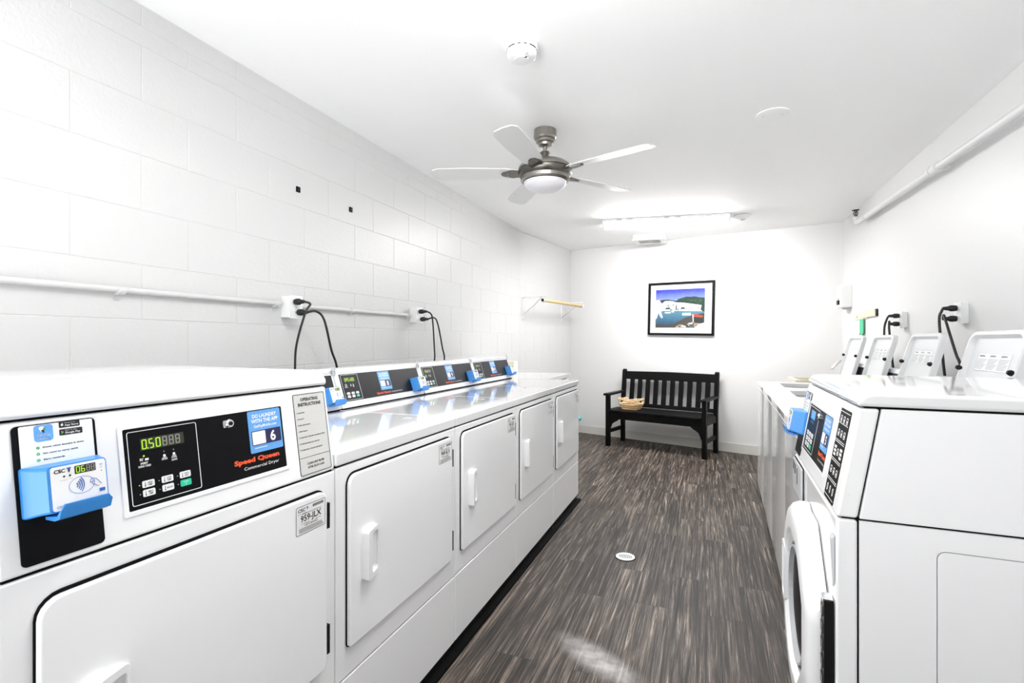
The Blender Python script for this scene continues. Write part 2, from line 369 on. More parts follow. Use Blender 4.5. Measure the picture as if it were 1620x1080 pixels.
def reader(parent, M, x, y, digits='06'):
    """blue contactless reader; x,y = lower left corner on the console, panel frame"""
    b = MB(M @ Matrix.Translation((x, y, 0)))
    A = rrect(0, 0, .104, .074, .004); Bq = rrect(.006, .002, .098, .072, .005); C = rrect(.014, .003, .092, .071, .006)
    L = lambda l, z: [(p[0], p[1], z) for p in l]
    b.loft([L(A, 0), L(A, .006), L(Bq, .022), L(C, .040)], 'blue')
    o = b.build('card_reader', parent)
    f = MB(b.M); f.slab(rrect(.018, .005, .090, .069, .004), .040, .0412, 'label_white'); z = .0416
    f.text('CSC', .022, .0595, .0052, z, 'ink', .014, bold=.03)
    f.slab([(.0375, .0655), (.0405, .0605), (.044, .0655)], z, z + .0002, 'ink_blue'); f.slab([(.039, .061), (.041, .058), (.0425, .063)], z, z + .0003, 'ink')
    f.slab(rrect(.048, .0535, .076, .0655, .0005), z - .0002, z, 'ink')
    f.seg7(digits + '88'[:2], .050, .0550, .0048, .0092, z + .0002, 'led', None, .35) if False else None
    f.seg7(digits, .0497, .0550, .0050, .0092, z + .0001, 'led', None, .32); f.seg7('88', .0633, .0550, .0048, .0092, z + .0001, 'dim_ink', None, .3)
    for cx in (.034, .0415): f.disc(cx, .0535, .0014, z, z + .0004, 'ink')
    f.text('Complete', .0335, .0475, .0017, z, 'ink_grey', .010, 'c'); f.text('Stop', .0425, .048, .0017, z, 'ink_grey', .0045, 'c')
    f.disc(.0835, .0510, .0007, z, z + .0003, 'ink')
    for k in range(3):
        l = [(.0835 + (.0010 + .0011 * k) * math.cos(a), .0585 + (.0010 + .0011 * k) * math.sin(a)) for a in [R(45 + 9 * q) for q in range(11)]]
        l2 = [(.0835 + (.0014 + .0011 * k) * math.cos(a), .0585 + (.0014 + .0011 * k) * math.sin(a)) for a in [R(45 + 9 * q) for q in range(11)]]
        f.slab(l + l2[::-1], z, z + .0002, 'sticker_blue')
    f.text('WiFi', .0835, .0555, .0015, z, 'ink_blue', .004, 'c')
    el = lambda rx, ry: [(.0560 + rx * math.cos(2 * math.pi * q / 40), .0360 + ry * math.sin(2 * math.pi * q / 40)) for q in range(40)]
    f.ring(el(.0170, .0128), el(.0165, .0123), z, z + .0002, 'ink_blue')
    for k in range(4):
        rr = .0035 + .0028 * k; t = .0011
        an = [R(-48 + 8 * q) for q in range(13)]
        l = [(.0465 + rr * math.cos(a), .0365 + rr * 1.15 * math.sin(a)) for a in an]; l2 = [(.0465 + (rr + t) * math.cos(a), .0365 + (rr + t) * 1.15 * math.sin(a)) for a in an]
        f.slab(l + l2[::-1], z, z + .0002, 'ink_blue')
    def stroke(pts, t=.0006):
        for (xa, ya), (xb, yb) in zip(pts[:-1], pts[1:]):
            dx, dy = xb - xa, yb - ya; q = math.hypot(dx, dy) or 1; nx, ny = -dy / q * t / 2, dx / q * t / 2
            f.slab([(xa + nx, ya + ny), (xa - nx, ya - ny), (xb - nx, yb - ny), (xb + nx, yb + ny)], z, z + .0003, 'ink_blue')
    stroke([(.0825, .0310), (.0780, .0375), (.0745, .0415), (.0690, .0420), (.0670, .0375), (.0672, .0362), (.0700, .0370), (.0735, .0385)])
    stroke([(.0700, .0370), (.0695, .0345), (.0715, .0335), (.0718, .0320), (.0740, .0318), (.0745, .0305), (.0785, .0285)])
    f.slab(rrect(.0790, .0195, .0865, .0245, .0003), z, z + .0003, 'ink_blue')
    f.text('CSC', .0225, .0085, .0035, z, 'ink_grey', .009, bold=.02)
    f.build('face_plate', o)
    t = MB(b.M); prof = [(-.006, .012), (-.009, .034), (-.006, .046), (.008, .052), (.014, .053), (.0145, .0500), (.004, .0465), (-.002, .040), (-.002, .012)]
    t.loft([[(x_, py if i_ in (1, 2) else min(py, .006), pz) for py, pz in prof] for i_, x_ in enumerate((.022, .027, .085, .090))], 'blue')
    t.build('tray', o, bevel=.0012)
    return o

def service_label(parent, M, x0, y0, w, h, code, z):
    b = MB(M); b.slab(rrect(x0, y0, x0 + w, y0 + h, .005), z, z + .0004, 'label_white')
    b.ring(rrect(x0, y0, x0 + w, y0 + h, .005), rrect(x0 + .0012, y0 + .0012, x0 + w - .0012, y0 + h - .0012, .004), z + .0002, z + .0006, 'ink'); q = z + .0007
    b.text('CSC', x0 + .006, y0 + h * .80, h * .11, q, 'ink', w * .24, bold=.03); b.slab([(x0 + w * .34, y0 + h * .92), (x0 + w * .37, y0 + h * .8), (x0 + w * .40, y0 + h * .92)], q, q + .0001, 'ink_blue')
    b.text('ServiceWorks', x0 + .006, y0 + h * .71, h * .045, q, 'ink', w * .3)
    for k in range(17): b.box(x0 + w * (.56 + .022 * k), y0 + h * .83, q, x0 + w * (.56 + .022 * k) + .0014 * (.6 + .6 * (k % 3 == 0)), y0 + h * .93, q + .0001, 'ink')
    b.text(code, x0 + w * .5, y0 + h * .44, h * .215, q, 'ink', w * .70, 'c', .02)
    b.box(x0 + w * .2, y0 + h * .70, q, x0 + w * .85, y0 + h * .715, q + .0001, 'ink')
    b.text('For Service call', x0 + w * .3, y0 + h * .355, h * .045, q, 'ink', w * .26, 'c'); b.text('or visit online', x0 + w * .72, y0 + h * .355, h * .045, q, 'ink', w * .24, 'c')
    b.text('1-877-264-6622', x0 + w * .5, y0 + h * .26, h * .08, q, 'ink', w * .45, 'c', .01)
    for k in range(4): b.box(x0 + w * .1, y0 + h * (.07 + .042 * k), q, x0 + w * (.93 - .02 * k), y0 + h * (.085 + .042 * k), q + .0001, 'ink')
    return b.build('service_label', parent)

def key(b, x, y, w, h, l1, l2=None, green=False, z=.0018):
    b.slab(rrect(x, y, x + w, y + h, .0022, 3), z, z + .0008, 'green_button' if green else 'label_white'); q = z + .0010
    if green:
        b.text(l1, x + w / 2, y + h * .55, h * .22, q, 'white_ink', w * .5, 'c'); b.disc(x + w / 2, y + h * .3, h * .09, q, q + .0001, 'white_ink', 8); return
    b.box(x + w * .20, y + h * .28, q, x + w * .24, y + h * .82, q + .0001, 'ink'); b.disc(x + w * .22, y + h * .25, h * .10, q, q + .0001, 'ink', 8)
    if l2:
        b.text(l1, x + w * .63, y + h * .54, h * .24, q, 'ink', w * .38, 'c', .02); b.text(l2, x + w * .63, y + h * .20, h * .24, q, 'ink', w * .38, 'c', .02)
    else: b.text(l1, x + w * .63, y + h * .36, h * .24, q, 'ink', w * .54, 'c', .02)

def control_graphics(b, x, y, w, h, disp, z=.0015, detail=True):
    """outlined control field: display, symbols, six keys; x,y lower left, ratio about .127 x .128"""
    b.ring(rrect(x, y, x + w, y + h, .004), rrect(x + .0011, y + .0011, x + w - .0011, y + h - .0011, .003), z, z + .0006, 'white_ink')
    b.slab(rrect(x + w * .17, y + h * .72, x + w * .79, y + h * .885, .001), z, z + .0003, 'led_window')
    n = len(disp.replace('.', '')); cw = w * .068
    b.seg7(disp, x + w * .185, y + h * .735, cw, h * .135, z + .0004, 'led', None, .40)
    if n < 6: b.seg7('8' * (6 - n), x + w * .185 + cw * 1.4 * n, y + h * .735, cw, h * .135, z + .0004, 'dim_ink', None, .40)
    b.disc(x + w * .20, y + h * .645, .0016, z, z + .0006, 'led', 10)
    for q in (.48, .62): b.disc(x + w * q, y + h * .655, .0012, z, z + .0004, 'dim_ink', 8)
    zz = z + .0004
    b.text('$/', x + w * .14, y + h * .58, h * .04, zz, 'white_ink', w * .05, bold=.03); b.slab(rrect(x + w * .21, y + h * .58, x + w * .26, y + h * .61, .0005), zz, zz + .0001, 'white_ink')
    b.text('INSERT', x + w * .20, y + h * .535, h * .026, zz, 'white_ink', w * .10, 'c', .03); b.text('COINS / CARD', x + w * .20, y + h * .495, h * .026, zz, 'white_ink', w * .17, 'c', .03)
    for q, l in ((.48, ('DRYING',)), (.62, ('COOL', 'DOWN'))):
        b.disc(x + w * q, y + h * .595, h * .020, zz, zz + .0001, 'white_ink', 9); b.box(x + w * (q - .03), y + h * .565, zz, x + w * (q + .03), y + h * .572, zz + .0001, 'white_ink')
        for i, t in enumerate(l): b.text(t, x + w * q, y + h * (.535 - .038 * i), h * .025, zz, 'white_ink', w * .08, 'c', .03)
    kw, kh = w * .165, h * .092
    names = [[('HIGH', 'TEMP'), ('LOW', 'TEMP'), ('NO', 'HEAT')], [('MED', 'TEMP'), ('DELICATES', None), ('START', None)]]
    for r in range(2):
        for c in range(3):
            kx = x + w * (.145 + .265 * c); ky = y + h * (.215 - .122 * r)
            key(b, kx, ky, kw, kh, *names[r][c], green=(r == 1 and c == 2), z=z)
            b.disc(kx - w * .035, ky + kh / 2, .0011, z, z + .0004, 'led' if r == c == 0 else 'dim_ink', 8)

def brand(b, x0, x1, y, h, second, x2, x3, y2, h2, z):
    b.text('Speed Queen', x0, y, h, z, 'orange', x1 - x0, bold=.05); b.text(second, x2, y2, h2, z, 'white_ink', x3 - x2)

def front_console(t, seam, top, dy, dx0, kind, num, disp, code_side=False):
    """sloped console above the seam; panel frame origin at its lower left"""
    M = frame((0, 0, seam), (1, 0, 0), (0, dy, top - seam)); L = math.hypot(dy, top - seam)
    off = -.045 if kind == 'washer' else 0
    # reader plate
    b = MB(M); px = .028 + (off + .027 if off else 0) - (0 if not off else .0)
    px = .028 if not off else .008
    b.slab(rrect(px, .010, px + .108, .214, .007), 0, .002, 'black_panel')
    b.slab(rrect(px + .008, .145, px + .104, .2125, .0025), .002, .0024, 'label_white'); z = .0027
    ix = px + .026
    b.slab(rrect(ix, .187, ix + .024, .212, .0045), z - .0002, z, 'sticker_blue')
    b.slab([(ix + .006, .207), (ix + .009, .201), (ix + .013, .2095), (ix + .008, .2095)], z, z + .0002, 'white_ink')
    b.slab([(ix + .010, .204), (ix + .0125, .201), (ix + .016, .2085), (ix + .0135, .2075)], z, z + .0003, 'tick_green'); b.slab([(ix + .0085, .2035), (ix + .0125, .199), (ix + .0130, .203), (ix + .0110, .2045)], z, z + .0004, 'navy')
    b.text('CSCPay', ix + .012, .1950, .0030, z, 'white_ink', .0175, 'c', .03); b.text('Mobile', ix + .012, .1898, .0030, z, 'white_ink', .0165, 'c', .03)
    for k, (a, c) in enumerate((('Download on the', 'App Store'), ('GET IT ON', 'Google Play'))):
        yy = .2035 - .0118 * k; w_ = .028 + .003 * k
        b.slab(rrect(px + .058, yy, px + .058 + w_, yy + .0095, .0012, 3), z - .0002, z, 'ink')
        b.text(a, px + .0655, yy + .0066, .0013, z + .0001, 'white_ink', w_ * .5); b.text(c, px + .0655, yy + .0022, .0030, z + .0001, 'white_ink', w_ * .66, bold=.01)
        if k: b.slab([(px + .0603, yy + .002), (px + .0603, yy + .0075), (px + .0640, yy + .0048)], z + .0001, z + .0002, 'tick_green'); b.slab([(px + .0603, yy + .0055), (px + .0603, yy + .0075), (px + .0640, yy + .0048)], z + .0002, z + .0003, 'orange')
        else: b.disc(px + .0620, yy + .0045, .0017, z + .0001, z + .0002, 'white_ink', 10); b.disc(px + .0625, yy + .0072, .0006, z + .0001, z + .0002, 'white_ink', 6)
    for k, (s, wd_) in enumerate((('Know when laundry is done', .054), ('No need to carry cards', .0455), ('Earn rewards', .0270))):
        yy = .1770 - .0092 * k
        b.disc(px + .0295, yy + .0010, .0022, z - .0001, z + .0001, 'tick_green', 14); b.slab([(px + .0284, yy + .0012), (px + .0292, yy + .0002), (px + .0309, yy + .0022), (px + .0292, yy + .0010)], z + .0001, z + .0002, 'white_ink')
        b.text(s, px + .0355, yy, .0023, z, 'ink', wd_, bold=.03)
    pl = b.build('reader_plate', t)
    reader(pl, M @ Matrix.Translation((0, 0, .0024)), px + .004, .078)
    # main panel
    x0 = .176 if not off else .128; x1 = .5255 if not off else .484
    b = MB(M); b.ring(rrect(x0 - .008, .036, x1 + .006, .192, .003), rrect(x0, .0445, x1, .1855, .003), 0, .0022, 'console')
    b.slab(rrect(x0, .0445, x1, .1855, .003), 0, .0012, 'black_panel')
    cp = b.build('control_panel', t, bevel=.0006)
    b = MB(M)
    if kind == 'dryer':
        control_graphics(b, .182, .0515, .1285, .1285, disp)
        kx = .378; sx, sw = .430, .090
        b.build('panel_print', cp); b = MB(M); brand(b, .3865, .5065, .0745, .0095, 'Commercial Dryer', .4095, .5035, .0600, .0066, .0016)
    else:
        gx = .134
        b.ring(rrect(gx, .0515, gx + .165, .180, .004), rrect(gx + .0011, .0526, gx + .1639, .1789, .003), .0015, .002, 'white_ink')
        b.slab(rrect(gx + .042, .145, gx + .108, .170, .001), .0015, .002, 'sticker_blue'); b.slab(rrect(gx + .05, .132, gx + .10, .141, .001), .0015, .0018, 'led_window')
        for r in range(3):
            for c in range(3): key(b, gx + .030 + .038 * c, .094 - .0165 * r, .028, .0125, ('HOT', 'WARM', 'COLD')[c], None, green=(r == 2 and c == 2))
        kx = .312; sx, sw = x1 - .098, .092
        b.build('panel_print', cp); b = MB(M); brand(b, sx - .005, x1 - .006, .0745, .011, 'Commercial Washer', sx + .002, x1 - .008, .0600, .0060, .0016)
    b.build('brand_lettering', cp)
    b = MB(M); sticker(b, sx, .0915, sw, .0920, num); b.build('app_sticker', cp)
    b = MB(M); b.lathe([(.0095, .001), (.0095, .006), (.0075, .009), (.004, .009)], (kx + .004, .1655, 0), 'chrome', 20); b.lathe([(.0042, .009), (.0042, .0105), (.001, .0105)], (kx + .004, .1655, 0), 'black_plastic', 12)
    b.slab(rrect(kx - .010, .158, kx + .001, .173, .003), .001, .004, 'steel'); b.build('lock', cp)
    # right-hand label
    if kind == 'dryer':
        b = MB(M); a, c, e, g = .565, .673, .008, .2075
        b.slab(rrect(a, e, c, g, .004), 0, .0006, 'label_grey'); b.ring(rrect(a, e, c, g, .004), rrect(a + .0016, e + .0016, c - .0016, g - .0016, .003), .0002, .0010, 'ink'); z = .0009
        b.text('OPERATING', .619, .1895, .0078, z, 'ink', .060, 'c', .04); b.text('INSTRUCTIONS', .619, .1770, .0078, z, 'ink', .078, 'c', .04)
        for k, (s, wd_) in enumerate((('1. Load Laundry', .027), ('2. Close Door', .023), ('3. Select Cycle Selection', .042), ('4. Make Payment', .030), ('5. To Start Dryer - Press Start  Door Must be Closed', .088), ('6. To Stop Dryer During Cycle - Open Door', .068), ('7. To Restart Dryer - Close Door and Press Start', .076))):
            b.text(s, .572, .1600 - .01525 * k, .0030, z, 'ink', wd_, bold=.03)
        b.box(a + .001, .0500, z - .0002, c - .001, .0510, z, 'ink')
        b.text('CLEAN LINT FILTER', .619, .0320, .0052, z, 'ink', .060, 'c', .03); b.text('AFTER EACH LOAD', .619, .0225, .0052, z, 'ink', .058, 'c', .03)
        b.build('instruction_label', t)
    else:
        b = MB(M); a, c = .540, .640; b.slab(rrect(a, .008, c, .222, .004), 0, .0012, 'black_panel'); z = .0015
        for yy in (.0155, .052, .0565, .098, .1025, .143, .1475, .187, .2145): b.box(a + .003, yy, z, c - .003, yy + .0011, z + .0003, 'white_ink')
        for r, yy in enumerate((.198, .165, .122, .077, .034)):
            for k in range(3):
                cx = a + .022 + .029 * k
                if r == 2 and k != 1: [b.slab(rrect(cx - .010, yy - .012 + .009 * q, cx + .010, yy - .006 + .009 * q, .001), z, z + .0003, 'white_ink') for q in range(3)]
                elif r == 4: b.ring([(cx + .006 * math.cos(q), yy + .009 * math.sin(q)) for q in [2 * math.pi * s / 12 for s in range(12)]], [(cx + .004 * math.cos(q), yy + .007 * math.sin(q)) for q in [2 * math.pi * s / 12 for s in range(12)]], z, z + .0003, 'white_ink')
                else: b.ring(rrect(cx - .007, yy - .008, cx + .007, yy + .008, .003, 3), rrect(cx - .0055, yy - .0065, cx + .0055, yy + .0065, .002, 3), z, z + .0003, 'white_ink'); b.slab(rrect(cx - .003, yy - .004, cx + .003, yy + .001, .001), z, z + .0003, 'white_ink')
        b.build('pictogram_label', t)

def rear_console(t, y0, z0, y1, z1, depth, num=None, disp=None, lip=True):
    """console standing at the back of the top; face from (y0,z0) to (y1,z1)"""
    L = math.hypot(y1 - y0, z1 - z0); k_ = .0045 / (z1 - z0); M = frame((0, y0, z0), (1, 0, 0), (0, y1 - y0, z1 - z0))
    b = MB(); b.box(.010, y0 + .006, z0 - .002, W - .010, depth - .01, z0 + .006, 'black_gap'); b.build('console_foot', t)
    b = MB(); P = [(y0 + (y1 - y0) * k_, z0 + .0045), (y1, z1), (depth, z1), (depth, z0 + .0045)]
    b.loft([[(x, p, q) for p, q in P] for x in (.004, W - .004)], 'console'); c = b.build('console', t, bevel=.004)
    b = MB(M); b.slab(rrect(.030, .033, .668, .157, .002), 0, .002, 'rear_panel'); p = b.build('control_panel', c)
    b = MB(M)
    if num:
        control_graphics(b, .036, .037, .116, .116, disp, z=.0022)
        b.build('panel_print', p); b = MB(M); brand(b, .262, .376, .0440, .0085, 'Commercial Dryer', .383, .478, .0440, .0062, .0024); b.build('brand_lettering', p)
        b = MB(M); sticker(b, .303, .061, .093, .092, num, .0021); b.build('app_sticker', p)
        reader(p, M @ Matrix.Translation((0, 0, .0024)), .572, .026)
    if lip:
        b = MB(M); b.box(.006, L - .018, .001, W - .006, L - .006, .004, 'steel')
        for sx in (.006, W - .010): b.tube([(sx, L - .030, .001), (sx, L - .012, .008), (sx, L + .004, .010), (sx, L + .010, .004)], .003, 'steel', 6)
        b.build('top_trim', c)
    return c

def dryer_door(t, code, ztop=.857, zb=.388):
    M = FRONT; x0, x1 = .042, .640; r = (.022, .024, .030, .010)
    g = MB(M); g.slab(rrect(x0 - .0018, zb - .0035, x1 + .0012, ztop + .005, tuple(q + .004 for q in r)), .0004, .004, 'black_gap')  # black rim standing in for the shade in the gap around the door
    b = MB(M); b.slab(rrect(x0, zb, x1, ztop, r), .001, .014, 'enamel'); d = b.build('door', t, bevel=.004, bseg=3)
    g.build('door_shadow_gap', d)
    # pull handle: raised frame with a scooped grip, open toward the hinge side
    b = MB(M); hx, hz = .092, .550; Hh = .140
    o_ = rrect(hx, hz, hx + .070, hz + Hh, (.010, .010, .008, .008), 4); i_ = rrect(hx + .026, hz + .014, hx + .064, hz + Hh - .014, .008, 4)
    lo = [(x, y, .014) for x, y in o_]; up = [(x, y, .014 + .026 * (1 - .72 * ((x - hx) / .070))) for x, y in o_]
    ui = [(x, y, .014 + .026 * (1 - .72 * ((x - hx) / .070))) for x, y in i_]; li = [(x, y, .0165) for x, y in i_]
    b.loft([lo, up, ui, li], 'plastic_white', cap0=False); b.build('handle', d, bevel=.0015)
    for a, c in ((.742, .807), (.420, .494)):
        b = MB(M); b.box(.6430, a, .001, .6525, c, .011, 'black_plastic'); b.box(.642, (a + c) / 2 - .004, .001, .653, (a + c) / 2 + .004, .0108, 'black_plastic'); b.build('hinge', d)
    service_label(d, M, .533, ztop - .082, .098, .068, code, .0141)
    return d

def machine_base(t, depth, z, toe=0):
    b = MB(); b.box(.004, .012, 0, W - .004, depth - .03, z, 'black_plastic')
    if toe: b.box(.0005, -toe, .0005, W - .0005, .03, .012, 'black_gap')  # added black strip along the floor for the dark band under the dryers
    b.build('base', t)

def dryer_rear(y, num, disp, code, label):
    t = thing('dryer', label, 'dryer', (-.916, y, 0), R(90), 'dryers along the block wall')
    b = MB(); b.box(.008, .008, .05, W - .008, .69, .905, 'black_gap'); b.build('inner_shell', t)
    b = MB(); b.box(.0015, 0, .3075, W - .0015, .705, .8835, 'enamel'); b.box(.0015, .02, .045, W - .0015, .705, .303, 'enamel'); b.build('cabinet', t, bevel=.003)
    b = MB(); b.box(.0015, 0, .048, W - .0015, .018, .303, 'enamel'); b.build('kick_panel', t, bevel=.004)
    machine_base(t, .7, .045, .020)
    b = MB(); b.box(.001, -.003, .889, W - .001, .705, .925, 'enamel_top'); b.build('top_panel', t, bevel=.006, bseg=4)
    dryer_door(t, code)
    b = MB(); b.box(.585, .150, .925, .620, .175, .9254, 'label_white'); b.box(.590, .155, .9254, .602, .170, .9257, 'ink_blue'); b.box(.605, .158, .9254, .612, .166, .9257, 'ink'); b.build('top_label', t)
    rear_console(t, .540, .927, .598, 1.100, .69, num, disp)
    return t
Z0 = 1.0845
dryer_rear(Z0, '7', '25', '960-JLX', 'white dryer directly beyond the large front-control dryer, blue reader just showing')
dryer_rear(Z0 + W, '8', 'OPEn00', '961-JLX', 'white dryer with number 8 on its rear console')
dryer_rear(Z0 + 2 * W, '9', '25d', '962-JLX', 'white dryer with number 9 on its rear console, between numbers 8 and 10')
dryer_rear(Z0 + 3 * W, '10', '5E', '963-JLX', 'farthest white dryer, at the end of the row toward the bench')

def side_hull(b, y0, y1, z0, z1, mt):
    pass

def dryer_front(y):
    t = thing('dryer', 'large white dryer in the foreground with front control panel and number 6 sticker', 'dryer', (-.916, y, 0), R(90), 'dryers along the block wall')
    b = MB(); b.box(.008, .006, .05, W - .008, .69, .888, 'black_gap'); b.box(.010, .040, .888, W - .010, .69, 1.108, 'black_gap'); b.build('inner_shell', t)
    b = MB(); b.box(.0015, 0, .3075, W - .0015, .705, .8805, 'enamel'); b.box(.0015, .02, .045, W - .0015, .705, .303, 'enamel'); b.build('cabinet', t, bevel=.0035, bseg=3)
    b = MB(); b.box(.0015, 0, .048, W - .0015, .018, .303, 'enamel'); b.build('kick_panel', t, bevel=.004)
    machine_base(t, .7, .045, .020)
    b = MB(); P = [(0, .885), (.031, 1.103), (.705, 1.103), (.705, .885)]
    b.loft([[(x, p, q) for p, q in P] for x in (.0015, W - .0015)], 'console'); b.build('console', t, bevel=.006, bseg=3)
    b = MB(); P = [(.026, 1.107), (.028, 1.122), (.040, 1.138), (.060, 1.146), (.705, 1.149), (.705, 1.107)]
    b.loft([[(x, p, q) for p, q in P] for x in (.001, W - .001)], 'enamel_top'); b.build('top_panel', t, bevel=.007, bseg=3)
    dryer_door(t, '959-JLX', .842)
    front_console(t, .885, 1.103, .031, 0, 'dryer', '6', '0.50')
    return t
dryer_front(Z0 - W)

# ------------------------------------------------------------------ washers, right row (turned about 1.8 degrees)
TH = R(-91.8); RX = (-.0315, -.9995)          # local x axis in the world (toward the camera)
def row_at(zfar, front): return (front, zfar, 0)
def washer_front():
    t = thing('washing_machine', 'white front-loading washer in the right foreground with number 5 sticker', 'washing machine', row_at(1.948, .2835), TH, 'washers along the right wall')
    DP = .80
    b = MB(); b.box(.010, .012, .04, W - .010, DP - .01, .848, 'black_gap'); b.box(.010, .090, .848, W - .010, DP - .01, 1.086, 'black_gap'); b.loft([[(x, p, q) for p, q in ((.012, .848), (.055, 1.086), (.10, 1.086), (.10, .848))] for x in (.010, W - .010)], 'black_gap'); b.build('inner_shell', t)
    b = MB(); b.box(.001, 0, .035, W - .001, .0395, .8425, 'enamel'); b.build('front_panel', t, bevel=.006, bseg=3)
    b = MB(); b.box(.001, .0425, .035, .008, DP, .8425, 'enamel'); b.build('side_panel', t, bevel=.0012)
    MS = frame((W - .008, 0, 0), (0, 1, 0), (0, 0, 1)); b = MB(MS); b.ring(rrect(.0425, .035, DP, .8425, .001), rrect(.174, .12, .66, .800, .016), 0, .007, 'enamel')
    b.build('side_panel', t, bevel=.0012); b = MB(MS); b.slab(rrect(.1755, .1215, .6585, .7985, .015), .001, .0065, 'enamel'); b.build('side_inset', t, bevel=.001)
    machine_base(t, DP, .035)
    b = MB(); P = [(0, .8465), (.0415, 1.0805), (.0790, 1.0805), (.0395, .8465)]
    b.loft([[(x, p, q) for p, q in P] for x in (.001, W - .001)], 'console'); b.build('console', t, bevel=.006, bseg=3)
    b = MB(); P = [(.0425, .8465), (.0820, 1.0805), (DP, 1.0805), (DP, .8465)]
    b.loft([[(x, p, q) for p, q in P] for x in (.001, W - .001)], 'enamel'); b.build('upper_side_panel', t, bevel=.002)
    b = MB(); P = [(.038, 1.0845), (.040, 1.096), (.052, 1.110), (.070, 1.1135), (DP, 1.1135), (DP, 1.0845)]
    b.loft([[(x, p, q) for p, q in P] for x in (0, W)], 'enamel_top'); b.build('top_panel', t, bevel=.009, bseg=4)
    front_console(t, .8465, 1.0805, .0415, 0, 'washer', '5', '')
    # detergent drawer, slots
    b = MB(FRONT); b.slab(rrect(.018, .735, .215, .838, .008), .0005, .003, 'black_gap'); b.slab(rrect(.020, .737, .213, .836, .007), .003, .008, 'grey_inner'); dr = b.build('detergent_drawer', t)
    b = MB(FRONT)
    for x, y_, w_, h_ in ((.035, .80, .012, .03), (.060, .79, .012, .035), (.085, .795, .01, .03), (.12, .77, .014, .05)): b.box(x, y_, .008, x + w_, y_ + h_, .0085, 'ink')
    b.build('drawer_print', dr)
    # door: rounded on the handle side, faceted on the hinge side
    cx, cz, rr = .372, .505, .268
    def outline(s, n=48):
        P = []
        for k in range(n):
            a = 2 * math.pi * k / n; c, q = math.cos(a), math.sin(a)
            if c >= 0:
                oc = min(1.0 / max(abs(math.cos(a - R(45) * round(a / R(45)))), .5), 1.09) * .955; p = rr * oc * s
            else: p = rr * s * (1.0 + .045 * abs(c * q))
            P.append((cx + p * c, cz + p * q))
        return P
    L = lambda s, z: [(x, y_, z) for x, y_ in outline(s)]
    b = MB(FRONT)
    b.loft([L(1.0, .003), L(1.0, .020), L(.975, .036), L(.93, .045), L(.84, .049), L(.72, .049), L(.69, .042), L(.66, .012)], 'plastic_white', cap1=False, smooth=True)
    d = b.build('door', t)
    b = MB(FRONT); cl = lambda r, z: [(cx + r * math.cos(2 * math.pi * k / 40), cz + r * math.sin(2 * math.pi * k / 40), z) for k in range(40)]
    b.loft([cl(.176, .010), cl(.170, .020), cl(.14, .030), cl(.09, .036), cl(.03, .038)], 'black_panel', cap0=True, smooth=True); b.build('door_glass', d)
    b = MB(FRONT)
    for r_ in (.180, .165, .150): b.ring([p[:2] for p in cl(r_, 0)], [p[:2] for p in cl(r_ - .005, 0)], .014 + (.180 - r_) * .4, .034 + (.180 - r_) * .28, 'grey_inner')
    b.build('glass_ribs', d)
    b = MB(FRONT); b.ring(rrect(.136, .425, .200, .600, .014), rrect(.146, .440, .190, .586, .008), .020, .0515, 'plastic_white'); b.slab(rrect(.146, .440, .190, .586, .008), .030, .036, 'grey_inner'); b.build('handle', d)
    b = MB(FRONT); b.box(.632, .330, .002, .672, .655, .020, 'black_plastic')
    for k in range(8): b.box(.640, .350 + .038 * k, .020, .662, .372 + .038 * k, .0225, 'nickel_dark')
    b.box(.634, .652, .002, .670, .658, .022, 'chrome'); b.build('hinge', d)
    b = MB(FRONT); b.loft([[(.645, .800, .001), (.676, .800, .001), (.676, .700, .001), (.655, .680, .001)], [(.650, .792, .006), (.672, .792, .006), (.672, .705, .003), (.657, .690, .002)]], 'grey_inner'); b.build('door_recess', t)
    return t
washer_front()

